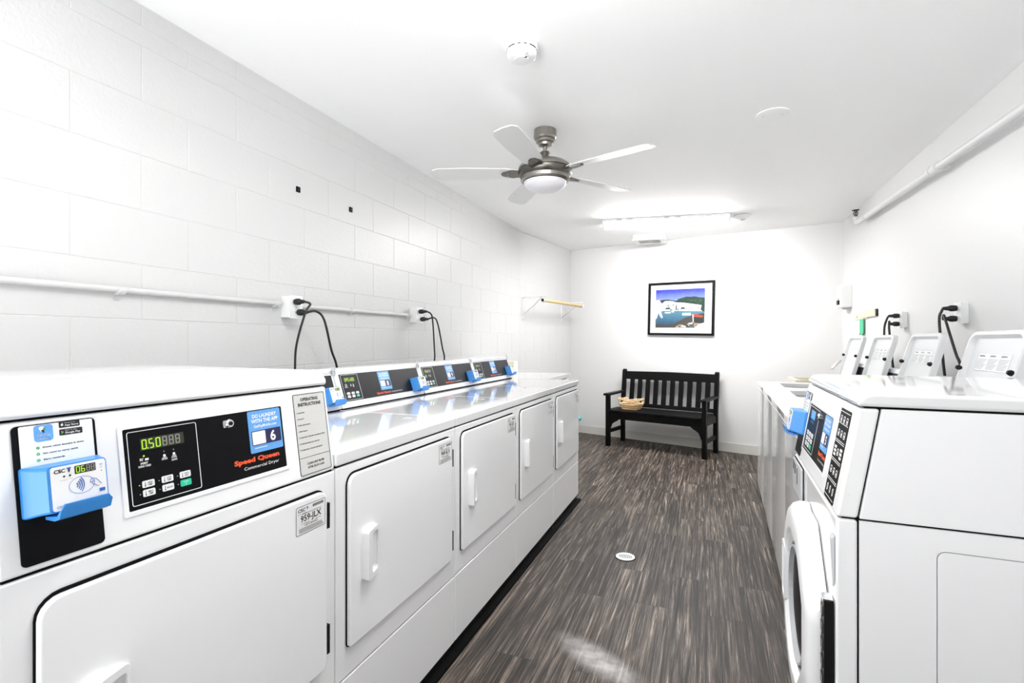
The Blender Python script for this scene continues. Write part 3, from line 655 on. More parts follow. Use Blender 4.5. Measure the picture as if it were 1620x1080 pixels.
def washer_top(k, zfar, front, label):
    t = thing('washing_machine', label, 'washing machine', row_at(zfar, front), TH, 'washers along the right wall')
    DP = .66
    b = MB(); b.box(.010, .012, .04, W - .010, DP - .01, .60, 'black_gap'); b.ring(rrect(.010, .012, W - .010, DP - .01, .001), rrect(.075, .12, W - .075, .540, .06), .60, .86, 'black_gap'); b.build('inner_shell', t)
    b = MB(); b.ring(rrect(.0015, 0, W - .0015, DP, .001), rrect(.06, .10, W - .06, .56, .02), .040, .852, 'enamel'); b.build('cabinet', t, bevel=.006, bseg=3)
    machine_base(t, DP, .04)
    hole = rrect(.125, .150, W - .125, .510, .05)
    b = MB(); b.ring(rrect(.001, -.003, W - .001, DP, .012), hole, .857, .890, 'enamel_top'); b.build('top_panel', t, bevel=.006, bseg=3)
    b = MB(); b.ring(rrect(.110, .135, W - .110, .525, .05), rrect(.132, .157, W - .132, .503, .05), .80, .8565, 'grey_inner'); b.slab(rrect(.110, .135, W - .110, .525, .05), .62, .64, 'steel'); b.lathe([(.17, .64), (.178, .70), (.182, .80), (.176, .80), (.172, .70), (.165, .645)], (W / 2, .330, 0), 'steel', 32); b.build('tub', t)
    # lid, swung open and leaning back on the console
    Mh = frame((W / 2, .528, .893), (1, 0, 0), (0, math.sin(R(15)), math.cos(R(15))))
    hw, Ll = .207, .382
    b = MB(Mh); out = rrect(-hw, 0, hw, Ll, (.012, .045, .045, .012), 6); inn = rrect(-hw + .030, .012, hw - .030, Ll - .026, (.01, .030, .030, .01), 6); o2 = rrect(-hw + .006, .004, hw - .006, Ll - .006, (.012, .040, .040, .012), 6)
    L3 = lambda l, z: [(x, y, z) for x, y in l]
    b.loft([L3(out, -.026), L3(out, -.004), L3(o2, 0), L3(rrect(-hw + .018, .008, hw - .018, Ll - .016, (.01, .036, .036, .01), 6), 0), L3(inn, -.016)], 'lid_enamel'); ld = b.build('lid', t)
    b = MB(Mh); b.slab(rrect(-.120, .235, .120, .300, .003), -.016, -.0153, 'label_white'); b.ring(rrect(-.120, .235, .120, .300, .003), rrect(-.119, .236, .119, .299, .003), -.0155, -.0151, 'ink_grey')
    for c, s in enumerate(('WARNING', 'ADVERTENCIA', 'ADVERTENCIA')):
        xx = -.114 + .079 * c; b.text(s, xx + .008, .287, .006, -.0150, 'ink', .042, bold=.02)
        for q in range(8): b.box(xx, .277 - .005 * q, -.0152, xx + .070 - (q * 13 % 4) * .006, .279 - .005 * q, -.0149, 'ink_grey')
    b.build('lid_label', ld)
    for s in (-1, 1):
        b = MB(Mh); b.lathe([(.008, -.012), (.010, .006), (.006, .014), (.001, .015)], (s * (hw - .013), .235, 0), 'black_plastic', 12); b.build('lid_bumper', ld)
    rear_console(t, .580, .892, .620, 1.068, DP - .002, None, None, lip=False)
    return t
TF = lambda z: .4085 - .0315 * (4.69 - z)
washer_top(0, 2.634, TF(2.634), 'white top-loading washer with lid open, right behind the foreground front-loading washer')
washer_top(1, 3.320, TF(3.320), 'second white top-loading washer with open lid, counted away from the front-loading washer')
washer_top(2, 4.006, TF(4.006), 'third white top-loading washer with open lid, next to the farthest one')
washer_top(3, 4.692, TF(4.692), 'farthest white top-loading washer with open lid, beside the beige sink')

# ------------------------------------------------------------------ bench
BL = Vector((-1.095, 5.925)); be = Vector((.957, -.291)).normalized()
bench = thing('bench', 'black slatted wooden bench with armrests against the back wall', 'bench', (BL.x, BL.y, 0), math.atan2(be.y, be.x))
BWD, BD = 1.150, .50                   # width over the posts, depth
K = 'bench_black'
for x in (0, BWD - .045):
    b = MB(); b.box(x, 0, 0, x + .045, .050, .590, K); b.build('leg', bench, bevel=.004)
    b = MB(); P = [(BD - .105, 0), (BD - .055, 0), (BD - .055, .42), (BD, .87), (BD - .02, .885), (BD - .045, .87), (BD - .105, .42)]
    b.loft([[(q, p, z) for p, z in P] for q in (x, x + .045)], K); b.build('leg', bench, bevel=.004)
    b = MB(); b.box(x + .012, .050, .150, x + .034, BD - .105, .195, K); b.build('side_stretcher', bench, bevel=.003)
    b = MB(); b.box(x + .008, .050, .335, x + .036, BD - .105, .405, K); b.build('side_rail', bench, bevel=.003)
    b = MB(); P = [(-.035, .593), (-.030, .618), (.42, .622), (.44, .618), (.44, .600), (0, .590)]
    b.loft([[(q, p, z) for p, z in P] for q in (x - .012, x + .057)], K); b.build('armrest', bench, bevel=.006)
b = MB(FRONT)      # front apron with shaped brackets
P = [(.045, .400), (BWD - .045, .400), (BWD - .045, .185), (BWD - .060, .220), (BWD - .075, .262), (BWD - .105, .285), (BWD - .135, .300), (BWD - .165, .325), (.165, .325), (.135, .300), (.105, .285), (.075, .262), (.060, .220), (.045, .185)]
b.slab(P, -.032, -.008, K); b.build('front_apron', bench)
b = MB(); b.box(.045, BD - .095, .335, BWD - .045, BD - .070, .405, K); b.build('back_rail', bench, bevel=.003)
for i in range(5):
    y = -.008 + .083 * i; b = MB(); b.box(.0 if i else .0465, y + (.060 if not i else 0) * 0, .406, BWD if i else BWD - .0465, y + .074, .428, K)
    if i == 0:
        b = MB(); b.box(.0465, -.012, .406, BWD - .0465, .066, .428, K)
    else:
        b = MB(); b.box(.0465 if i in (4,) else .002, y, .406, BWD - (.0465 if i in (4,) else .002), y + .074, .428, K)
    b.build('seat_slat', bench, bevel=.004)
lean = frame((0, BD - .085, .42), (1, 0, 0), (0, .068, .45))
b = MB(lean); b.slab([(.044, .345), (BWD - .044, .345), (BWD - .044, .440), (BWD * .5, .447), (.044, .440)], -.014, .014, K); b.build('top_rail', bench, bevel=.004)
b = MB(lean); b.box(.044, .012, -.013, BWD - .044, .058, .013, K); b.build('lower_back_rail', bench, bevel=.004)
for i in range(10):
    x = .045 + .040 + i * (.980 / 9.0) * .92 + .018; b = MB(lean); b.box(x, .056, -.008, x + .055, .347, .008, K); b.build('back_slat', bench, bevel=.002)

# woven basket on the bench seat
ba = be; bp = BL + be * .235 + Vector((-be.y, be.x)) * .19
bk = thing('wicker_basket', 'small light brown woven basket sitting on the black bench', 'basket', (bp.x, bp.y, .4285), math.atan2(be.y, be.x) + R(-4))
def bloop(w_, d_, z, n=48, wav=0, ph=0):
    P = []
    for (x, y) in rrect(-w_ / 2, -d_ / 2, w_ / 2, d_ / 2, .035, 11): P.append((x, y, z + wav * math.sin(len(P) * 2 * math.pi * 10 / 48 + ph)))
    return P
b = MB()
for r in range(5):
    w_ = .195 + .010 * r; z = .008 + .0125 * r; lp = bloop(w_, .13 + .011 * r, z, wav=.0028, ph=math.pi * (r % 2)); b.tube(lp + [lp[0]], .0062, 'wicker' if r % 2 else 'wicker_pale', 6)
b.slab([p[:2] for p in bloop(.19, .125, 0)], 0.001, .006, 'wicker'); bw = b.build('woven_body', bk)
b = MB()
for ph in (0, math.pi):
    lp = []
    base = bloop(.262, .190, .092)
    for k, p in enumerate(base): s = .5 + .5 * math.sin(k * 2 * math.pi * 7 / 48 + ph); lp.append((p[0] * (.93 + .07 * s), p[1] * (.93 + .07 * s), .062 + .066 * s))
    b.tube(lp + [lp[0]], .0050, 'wicker_pale', 6); b.tube([(p[0] * .985, p[1] * .985, p[2] - .011) for p in lp + [lp[0]]], .0042, 'wicker', 6)
b.build('braided_rim', bk)

# ------------------------------------------------------------------ framed picture on the back wall
pc = Vector((-.272, 6.265)); PW, PH = .785, .627
t = (pc - CL).dot(wd.normalized())
pic = thing('framed_picture', 'framed seaside photograph with white mat and black frame above the bench', 'picture', (CL.x + wd.x / wl * t, CL.y + wd.y / wl * t, 1.608), math.atan2(wd.y, wd.x)); pic.rotation_euler = (R(0), R(1.2), math.atan2(wd.y, wd.x))
F = FRONT
b = MB(F); b.ring(rrect(-PW / 2, -PH / 2, PW / 2, PH / 2, .001), rrect(-PW / 2 + .026, -PH / 2 + .026, PW / 2 - .026, PH / 2 - .026, .001), .002, .030, 'bench_black'); b.build('frame', pic, bevel=.002)
b = MB(F); b.box(-PW / 2 + .02, -PH / 2 + .02, .004, PW / 2 - .02, PH / 2 - .02, .012, 'mat_board'); b.build('mat_board', pic)
AW, AH = .585, .455; ax, ay = -.302, -.225          # art area lower-left
b = MB(F @ Matrix.Translation((ax, ay, .0122)))
U = lambda x, y: (x * AW, y * AH)
def art(P, m_, k): b.slab([U(x, y) for x, y in P], 0, .0002 * k, m_)
art([(0, 0), (1, 0), (1, 1), (0, 1)], 'art_beach', 1)
def grad(name, lo, hi, c0, c1):
    ramp_mat(name, c0, c1, 2, -.225 + AH * lo, -.225 + AH * hi, .25, 25)
grad('art_sky2', .65, 1.0, (.24, .34, .78), (.025, .035, .42)); grad('art_water2', .05, .42, (.008, .035, .09), (.06, .17, .25))
art([(0, .6), (1, .6), (1, 1), (0, 1)], 'art_sky2', 2)
art([(0, .10), (.25, .06), (.45, .14), (.62, .26), (.80, .33), (1, .38), (1, .45), (0, .45)], 'art_water2', 2)
art([(0, .72), (.25, .74), (.43, .70), (.52, .76), (.64, .80), (.72, .79), (.80, .80), (.9, .77), (1, .76), (1, .55), (.3, .62), (0, .68)], 'art_hill', 3)
art([(.12, .45), (.12, .62), (.20, .70), (.30, .70), (.36, .69), (.42, .66), (.60, .64), (.80, .60), (.95, .57), (.95, .42), (.6, .43)], 'art_town', 4)
for x, y, w_, h_ in ((.36, .58, .03, .03), (.42, .46, .03, .14), (.20, .48, .12, .05), (.52, .48, .10, .05), (.70, .50, .015, .05), (.75, .50, .015, .05), (.86, .49, .03, .03), (.30, .45, .06, .03), (.46, .44, .02, .07)):
    art([(x, y), (x + w_, y), (x + w_ * .8, y + h_), (x + w_ * .2, y + h_)], 'art_dark', 5)
for x, y, w_, h_ in ((.20, .38, .12, .03), (.56, .32, .17, .06), (.34, .40, .05, .03)): art([(x, y), (x + w_, y), (x + w_, y + h_), (x, y + h_)], 'art_town', 5)
for k in range(26):
    x = random.uniform(.42, .97); y = random.uniform(.58, .76) - .10 * (.55 - x if x < .55 else 0); w_ = random.uniform(.02, .05)
    art([(x, y), (min(x + w_, 1), y - .005), (min(x + w_ * .8, 1), y + .018), (x + .005, y + .014)], random.choice(('art_green', 'art_dark')), 3.5)
for k in range(22):
    x = random.uniform(.14, .90); y = random.uniform(.44, .50) if k % 3 else random.uniform(.52, .60); w_ = random.uniform(.008, .03)
    art([(x, y), (x + w_, y), (x + w_, y + .016), (x, y + .022)], random.choice(('art_dark', 'art_green', 'art_dark')), 5)
art([(0, .22), (0, .72), (.09, .74), (.12, .60), (.12, .40), (.155, .27), (.13, .25), (.10, .30), (.06, .40), (.03, .26)], 'art_cloth', 6)
art([(.07, .70), (.10, .70), (.095, .76), (.075, .76)], 'art_pink', 7)
art([(.13, .42), (.15, .63), (.19, .66), (.17, .50)], 'art_cloud', 6)
for k in range(34):
    x = random.uniform(.38, .86); y = random.uniform(.0, .04 + .30 * max(0, (x - .38)) * .8); w_ = random.uniform(.04, .12)
    art([(x, y), (x + w_, y - .01 if y > .02 else y), (x + w_ * 1.1, y + .025), (x + .02, y + .03)], random.choice(('art_stone', 'art_stone', 'art_cloth', 'art_dark')), 5 + k % 3)
art([(.78, .12), (.80, .13), (.97, .13), (.975, .30), (.79, .36), (.775, .34)], 'art_boat', 9)
art([(.78, .28), (.96, .26), (.975, .30), (.79, .36), (.775, .34)], 'art_red', 10)
art([(.765, .34), (.785, .34), (.79, .14), (.775, .14)], 'art_cloth', 11)
art([(.92, .45), (.95, .66), (1, .74), (1, .40)], 'art_hill', 7); art([(.80, 0), (1, 0), (1, .13), (.9, .10)], 'art_town', 8)
b.build('print', pic)

# ------------------------------------------------------------------ ceiling fan
fx, fy = -.866, 2.80; fz = ceil(fx)
fan = thing('ceiling_fan', 'brushed nickel ceiling fan with frosted bowl light', 'ceiling fan', (fx, fy, fz))
b = MB(); b.lathe([(.064, 0), (.066, -.045), (.060, -.055), (.052, -.058), (.052, -.072), (.040, -.078), (.038, -.090), (.022, -.096)], (0, 0, 0), 'nickel', 36)
for k in range(8): b.box(.030 + .0, 0, -.003, .031, .001, -.002, 'nickel')
b.build('canopy', fan)
b = MB(); b.lathe([(.0115, -.09), (.0115, -.150)], (0, 0, 0), 'nickel', 16); b.lathe([(.028, -.128), (.032, -.134), (.020, -.140)], (0, 0, 0), 'nickel', 24); b.build('downrod', fan)
b = MB(); b.lathe([(.018, -.130), (.024, -.150), (.034, -.165), (.075, -.176), (.120, -.192), (.148, -.212), (.155, -.224), (.155, -.232)], (0, 0, 0), 'nickel', 48); b.lathe([(.150, -.232), (.150, -.236)], (0, 0, 0), 'black_plastic', 48); b.lathe([(.156, -.236), (.157, -.252), (.150, -.266), (.142, -.274)], (0, 0, 0), 'nickel_dark', 48); b.build('motor_housing', fan)
b = MB(); b.lathe([(.138, -.268), (.143, -.276), (.141, -.294), (.130, -.300)], (0, 0, 0), 'nickel', 48); b.lathe([(.126, -.298), (.126, -.303)], (0, 0, 0), 'black_plastic', 48); b.build('light_ring', fan)
b = MB(); b.lathe([(.124, -.301), (.122, -.312), (.108, -.330), (.082, -.345), (.045, -.354), (.005, -.357)], (0, 0, 0), 'globe', 48); b.build('glass_bowl', fan)
for k, a in enumerate((36, 108, 180, 252, 324)):
    A = R(20.93 + a - 3); ca, sa = math.cos(A), math.sin(A); pit = R(11)
    Mb = Matrix(((ca, -sa, 0, 0), (sa, ca, 0, 0), (0, 0, 1, -.245), (0, 0, 0, 1))) @ Matrix.Rotation(pit, 4, 'X')
    b = MB(Mb); b.slab([(.165, -.035), (.22, -.052), (.45, -.066), (.62, -.064), (.652, -.045), (.66, 0), (.652, .045), (.62, .064), (.45, .066), (.22, .052), (.165, .035)], -.003, .003, 'blade'); bl = b.build('blade', fan, bevel=.001)
    b = MB(Mb); b.slab([(.130, -.030), (.19, -.040), (.245, -.018), (.255, 0), (.245, .018), (.19, .040), (.130, .030)], -.010, -.003, 'nickel_dark')
    for q in (-.016, .016): b.disc(.215, q, .005, -.012, -.010, 'nickel', 10)
    b.build('blade_bracket', bl)

# ------------------------------------------------------------------ ceiling lamps, vent, detectors
def fixture(cx, cy, rz, lens, label, length=1.18, wdt=.20):
    z = ceil(cx); t = thing('fluorescent_light', label, 'ceiling light', (cx, cy, z), rz); t.rotation_euler = (0, R(1.46), rz)
    b = MB(); b.box(-length / 2, -wdt / 2, -.028, length / 2, wdt / 2, -.002, 'plastic_white'); b.build('housing', t, bevel=.003)
    prof = [(wdt * .47 * math.cos(R(a)), -.028 - .050 * math.sin(R(a))) for a in range(0, 181, 15)]
    b = MB(); b.loft([[(x, y, z_) for y, z_ in prof] for x in (-length / 2 + .012, length / 2 - .012)], lens, smooth=False); b.build('diffuser', t)
    for s in (-1, 1):
        b = MB(); b.loft([[(s * (length / 2 - .012) + q, y * 1.03, z_ * 1.03) for y, z_ in prof] for q in (0, s * .012)], 'plastic_white'); b.build('end_cap', t)
    b = MB()
    for x in (-.45, -.35, .0, .1): b.box(x, -wdt / 2 - .001, -.024, x + .05, -wdt / 2, -.008, 'grey_inner')
    b.build('housing_slots', t)
    return t
fixture(-.376, 5.17, R(2.5), 'lens', 'long lit fluorescent ceiling light in front of the back wall')
fixture(-.36, 1.32, R(2.5), 'lens_fill', 'added fluorescent fill light, out of view over the near end of the aisle')  # unseen fixture, added to brighten the near machines

vx, vy = -.60, 6.05; a = math.atan2(wd.y, wd.x)
v = thing('exhaust_vent', 'square white exhaust vent with grey louvres between ceiling light and back wall', 'vent', (vx, vy, ceil(vx)), R(-1)); v.rotation_euler = (0, R(1.46), R(-1))
b = MB(); b.box(-.17, -.14, -.045, .17, .14, -.002, 'plastic_white'); b.build('housing', v, bevel=.004)
b = MB(); b.ring(rrect(-.18, -.15, .18, .15, .004), rrect(-.12, -.10, .12, .10, .003), -.060, -.045, 'plastic_white'); b.slab(rrect(-.12, -.10, .12, .10, .003), -.048, -.046, 'black_gap')
for k in range(17):
    for s in (0, 1): b.box(-.115 + .0138 * k, -.098 + .104 * s, -.058, -.108 + .0138 * k, -.006 + .104 * s, -.048, 'label_grey')
b.box(-.02, -.006, -.060, .02, .006, -.05, 'plastic_white'); b.build('grille', v)

sd = thing('smoke_detector', 'round white smoke detector with black slots, on the ceiling nearest the viewer', 'smoke detector', (-.705, 1.955, ceil(-.705)))
b = MB(); b.lathe([(.064, -.001), (.067, -.016), (.062, -.024)], (0, 0, 0), 'plastic_white', 48); b.lathe([(.060, -.022), (.062, -.030), (.058, -.050), (.048, -.056), (.028, -.058), (.027, -.061), (.002, -.062)], (0, 0, 0), 'plastic_white', 48); b.build('body', sd)
b = MB()
for a0 in range(0, 360, 45):
    P = []
    for k in range(9): an = R(a0 + 5 + 4.2 * k); P.append((math.cos(an), math.sin(an)))
    b.loft([[(x * .0628, y * .0628, -.0245) for x, y in P] + [(x * .0628, y * .0628, -.0285) for x, y in P[::-1]], [(x * .0600, y * .0600, -.0245) for x, y in P] + [(x * .0600, y * .0600, -.0285) for x, y in P[::-1]]], 'black_plastic')
b.box(.018, -.018, -.0630, .028, -.014, -.0600, 'black_plastic'); b.box(.030, -.036, -.0590, .040, -.033, -.0575, 'dim_ink'); b.build('slots', sd)
pd = thing('occupancy_sensor', 'small round white ceiling sensor at the right end of the fluorescent light', 'ceiling sensor', (.33, 5.23, ceil(.33)))
b = MB(); b.lathe([(.072, -.001), (.070, -.008), (.052, -.030), (.030, -.040)], (0, 0, 0), 'plastic_white', 32); b.build('body', pd)
b = MB(); b.lathe([(.022, -.040), (.018, -.047), (.002, -.048)], (0, 0, 0), 'grey_inner', 20); b.lathe([(.073, -.0005), (.0735, -.003)], (0, 0, 0), 'dim_ink', 32); b.build('lens', pd)
b = MB(); b.lathe([(.082, -.001), (.082, -.006), (.077, -.0075), (.002, -.0075)], (.328, 2.96, ceil(.328)), 'ceiling_paint', 40)
for s in (-1, 1): b.lathe([(.004, -.007), (.004, -.009), (.001, -.009)], (.328 + s * .045, 2.96 + s * .004, ceil(.328)), 'label_grey', 10)
origin(tag(b.build('cover_plate'), 'flat round white blank cover plate on the ceiling, right of the fan', 'cover plate'), (.328, 2.96, ceil(.328)))

# ------------------------------------------------------------------ sprinkler pipe on the right wall
sp = thing('sprinkler_pipe', 'white painted sprinkler pipe running high along the right wall', 'pipe', (XR, 4.86, 2.215))
pz = lambda y: 2.215 - .027 * (4.86 - y) - 2.215
b = MB(); b.tube([(-.062, YF + .005 - 4.86, pz(YF)), (-.062, 0, 0)], .021, 'paint', 16); b.build('pipe_run', sp)
b = MB()
for y in (3.42, 3.50): b.tube([(-.062, y - .02 - 4.86, pz(y)), (-.062, y + .02 - 4.86, pz(y))], .029, 'paint', 16)
b.tube([(-.062, 3.40 - 4.86, pz(3.4)), (-.062, 3.52 - 4.86, pz(3.5))], .025, 'paint', 16); b.tube([(-.06, 3.44 - 4.86, pz(3.4)), (-.001, 3.44 - 4.86, pz(3.4))], .018, 'paint', 12); b.build('coupling', sp)
for y in (4.75, 1.6):
    b = MB(); b.tube([(-.062, y - .012 - 4.86, pz(y)), (-.062, y + .012 - 4.86, pz(y))], .0245, 'paint', 16); b.box(-.060, y - .010 - 4.86, pz(y) + .018, -.001, y + .010 - 4.86, pz(y) + .026, 'paint'); b.build('pipe_clamp', sp)
b = MB(); b.tube([(-.062, -.01, 0), (-.062, .06, 0), (-.075, .09, .004), (-.080, .10, .028), (-.080, .10, .045)], [.021, .022, .024, .022, .018], 'paint', 14); b.build('elbow', sp)
b = MB(); b.lathe([(.012, .045), (.012, .060), (.007, .064), (.008, .085), (.004, .090), (.004, .098)], (-.080, .10, 0), 'nickel_dark', 14); b.lathe([(.004, .096), (.026, .098), (.028, .102), (.004, .104)], (-.080, .10, 0), 'black_plastic', 16)
for s in (-1, 1): b.tube([(-.080 + s * .010, .10, .055), (-.080 + s * .016, .10, .075), (-.080 + s * .006, .10, .096)], .003, 'black_plastic', 6)
b.build('sprinkler_head', sp)

# ------------------------------------------------------------------ wiring on the left wall
for nm, y0, y1, lab in (('conduit', YF + .005, 1.900, 'white conduit along the block wall, section from the near edge to the first outlet box'),
                        ('conduit', 2.010, 3.055, 'white conduit along the block wall between the two outlet boxes')):
    t = thing(nm, lab, 'conduit', (XL, y0, 1.402), 0, 'conduit runs on the block wall'); b = MB(); b.tube([(.018, 0, 0), (.018, y1 - y0, .004)], .0115, 'block_paint', 12); b.build('pipe_run', t)
    for yy in ((1.177 - y0, y1 - y0 - .03) if y0 < 0 else (.42, y1 - y0 - .025)):
        b = MB(); b.tube([(.018, yy - .012, 0), (.018, yy + .012, 0)], .0155, 'block_paint', 12); b.box(.0005, yy - .008, -.032, .004, yy + .008, -.005, 'block_paint'); b.build('conduit_clamp', t)
def outlet(x, y, z, side, label, sx=.075, h=.105, dp=.058):
    t = thing('outlet_box', label, 'electrical outlet', (x, y, z), R(90) if side > 0 else R(-90), 'outlet boxes')
    b = MB(FRONT); b.slab(rrect(-sx / 2, -h / 2, sx / 2, h / 2, .004), .0005, dp, 'plastic_white'); b.build('box', t, bevel=.003)
    b = MB(FRONT); b.slab(rrect(-sx / 2 - .004, -h / 2 - .004, sx / 2 + .004, h / 2 + .004, .005), dp, dp + .005, 'plastic_white')
    for s in (-1, 1):
        b.slab([(.016 * math.cos(R(q)), s * .027 + .013 * math.sin(R(q))) for q in range(0, 360, 20)], dp + .005, dp + .0065, 'label_white')
        for c in (-.006, .006): b.box(c - .0012, s * .027 - .004, dp + .0065, c + .0012, s * .027 + .005, dp + .007, 'black_gap')
    b.disc(0, 0, .003, dp + .005, dp + .0062, 'label_grey', 10); b.build('face_plate', t)
    return t
outlet(XL, 1.955, 1.392, 1, 'white outlet box on the block wall above the gap between first and second dryers')
outlet(XL, 3.115, 1.408, 1, 'white outlet box farther along the block wall, above the number 9 dryer')
outlet(XR, 3.262, 1.366, -1, 'white outlet box on the right wall, nearer of the two', dp=.030)
outlet(XR, 4.095, 1.366, -1, 'white outlet box on the right wall, farther of the two', dp=.030)

def spline(P, n=8):
    P = [Vector(p) for p in P]; out = []
    for i in range(len(P) - 1):
        p0 = P[max(i - 1, 0)]; p1 = P[i]; p2 = P[i + 1]; p3 = P[min(i + 2, len(P) - 1)]
        for k in range(n):
            t = k / n; out.append(.5 * ((2 * p1) + (p2 - p0) * t + (2 * p0 - 5 * p1 + 4 * p2 - p3) * t * t + (3 * p1 - p0 - 3 * p2 + p3) * t ** 3))
    return out + [P[-1]]
def cord(P, s, label, r=.0055, group='black power cords'):
    """P[0] is the plug face on the outlet; s = +1 plug points to +X"""
    o = Vector(P[0]); t = thing('power_cord', label, 'power cord', o, 0, group)
    Q = [Vector(p) - o for p in P]
    b = MB(); b.lathe([(.014, 0), (.016, s * .010), (.016, s * .026), (.011, s * .034), (.009, s * .052), (.0065, s * .060)], (0, 0, 0), 'cord_black', 14, 'x'); b.build('plug', t)
    b = MB(); b.tube(spline([(s * .055, 0, 0)] + Q[1:]), r, 'cord_black', 8); b.build('cable', t)
F1 = XL + .0658
cord([(F1, 1.945, 1.417), (F1 + .075, 1.965, 1.405), (F1 + .072, 1.935, 1.36), (F1 + .050, 1.900, 1.20), (F1 + .045, 1.895, 1.05), (F1 + .03, 1.89, .80)], 1, 'black power cord hanging straight down from the nearer block wall outlet')
cord([(F1, 1.965, 1.366), (F1 + .080, 2.000, 1.372), (F1 + .090, 2.045, 1.33), (F1 + .070, 2.12, 1.18), (F1 + .050, 2.19, 1.07), (F1 + .03, 2.25, .80)], 1, 'black power cord sweeping right from the nearer block wall outlet', .006)
cord([(F1, 3.105, 1.433), (F1 + .078, 3.125, 1.418), (F1 + .082, 3.145, 1.37), (F1 + .070, 3.19, 1.18), (F1 + .065, 3.20, 1.08), (F1 + .03, 3.20, .85)], 1, 'left black power cord from the farther block wall outlet')
cord([(F1, 3.125, 1.380), (F1 + .085, 3.165, 1.390), (F1 + .092, 3.205, 1.34), (F1 + .085, 3.28, 1.18), (F1 + .080, 3.32, 1.08), (F1 + .03, 3.34, .85)], 1, 'right black power cord from the farther block wall outlet')
F2 = XR - .0378
cord([(F2, 3.262, 1.394), (F2 - .062, 3.262, 1.380), (F2 - .072, 3.262, 1.33), (F2 - .066, 3.240, 1.15), (F2 - .060, 3.23, 1.045), (F2 - .035, 3.22, .80)], -1, 'black power cord hanging straight from the nearer right wall outlet', .0066)
cord([(F2, 3.262, 1.340), (F2 - .058, 3.250, 1.358), (F2 - .060, 3.215, 1.32), (F2 - .062, 3.10, 1.16), (F2 - .058, 3.06, 1.10), (F2 - .030, 3.00, .85)], -1, 'black power cord slanting toward the nearest open washer lid', .0066)
cord([(F2, 4.095, 1.394), (F2 - .064, 4.105, 1.375), (F2 - .076, 4.115, 1.31), (F2 - .078, 4.10, 1.18), (F2 - .072, 4.09, 1.05), (F2 - .035, 4.07, .80)], -1, 'left black power cord from the farther right wall outlet', .0066)
cord([(F2, 4.095, 1.340), (F2 - .058, 4.080, 1.355), (F2 - .064, 4.060, 1.30), (F2 - .062, 4.02, 1.15), (F2 - .058, 4.00, 1.04), (F2 - .030, 3.98, .80)], -1, 'right black power cord from the farther right wall outlet', .0066)

for y, z, lab in ((2.030, 2.001, 'small black square anchor high on the block wall, nearer of two'), (2.442, 1.998, 'small black square anchor high on the block wall, farther of two')):
    b = MB(frame((XL, y, z), (0, 1, 0), (0, 0, 1))); b.slab(rrect(-.013, -.014, .013, .014, .002), 0, .005, 'black_gap'); b.slab(rrect(-.008, -.009, .008, .009, .001), .005, .006, 'black_plastic')
    origin(tag(b.build('wall_anchor'), lab, 'wall anchor', 'black anchors on the block wall'), (XL, y, z))

# ------------------------------------------------------------------ closet rod on brackets, far left wall
wn = Vector((kd.y, -kd.x)).normalized(); wk = kd.normalized(); K0 = Vector(KINK)
def on_wall(s): return K0 + wk * s
def bracket(s, label):
    p = on_wall(s); t = thing('shelf_bracket', label, 'bracket', (p.x, p.y, 1.73), math.atan2(wn.y, wn.x), 'white wire shelf brackets')
    b = MB(); b.box(.0005, -.008, -.275, .004, .008, .0, 'plastic_white'); b.box(.004, -.004, -.012, .300, .004, -.002, 'plastic_white'); b.tube([(.004, 0, -.20), (.150, 0, -.10), (.246, 0, -.010)], .0042, 'steel', 8)
    b.tube([(.285, 0, -.008), (.301, 0, -.030), (.298, 0, -.066), (.273, 0, -.0735), (.248, 0, -.066)], .003, 'steel', 8)
    for z in (-.015, -.26): b.disc(0, 0, 0.0001, 0, .0001, 'steel', 3) if False else b.lathe([(.005, .004), (.005, .007), (.001, .008)], (0, 0, z), 'dim_ink', 8, 'x')
    b.build('arm_and_brace', t); return p
p1 = bracket(.055, 'white wire bracket on the far left wall, nearer of the two'); p2 = bracket(1.088, 'white wire bracket on the far left wall, next to the corner')
r1 = p1 + wn * .273 - wk * .02; r2 = p2 + wn * .273 + wk * .05
rod = thing('closet_rod', 'wooden hanging rod resting on two white wall brackets', 'hanging rod', (r1.x, r1.y, 1.680)); dd = (r2 - r1)
b = MB(); b.tube([(0, 0, 0), (dd.x, dd.y, 0)], .0175, 'rod_wood', 20); b.build('dowel', rod)
u = dd.normalized()
for q, m_ in ((0, 'black_plastic'), (1, 'plastic_white')):
    b = MB(); c = Vector((dd.x, dd.y)) * q; b.tube([(c.x - u.x * .012, c.y - u.y * .012, 0), (c.x + u.x * .012, c.y + u.y * .012, 0)], .0195, 'plastic_white', 18)
    if not q: b.tube([(c.x - u.x * .016, c.y - u.y * .016, 0), (c.x - u.x * .0121, c.y - u.y * .0121, 0)], .0165, 'black_plastic', 18)
    b.build('end_cap', rod)

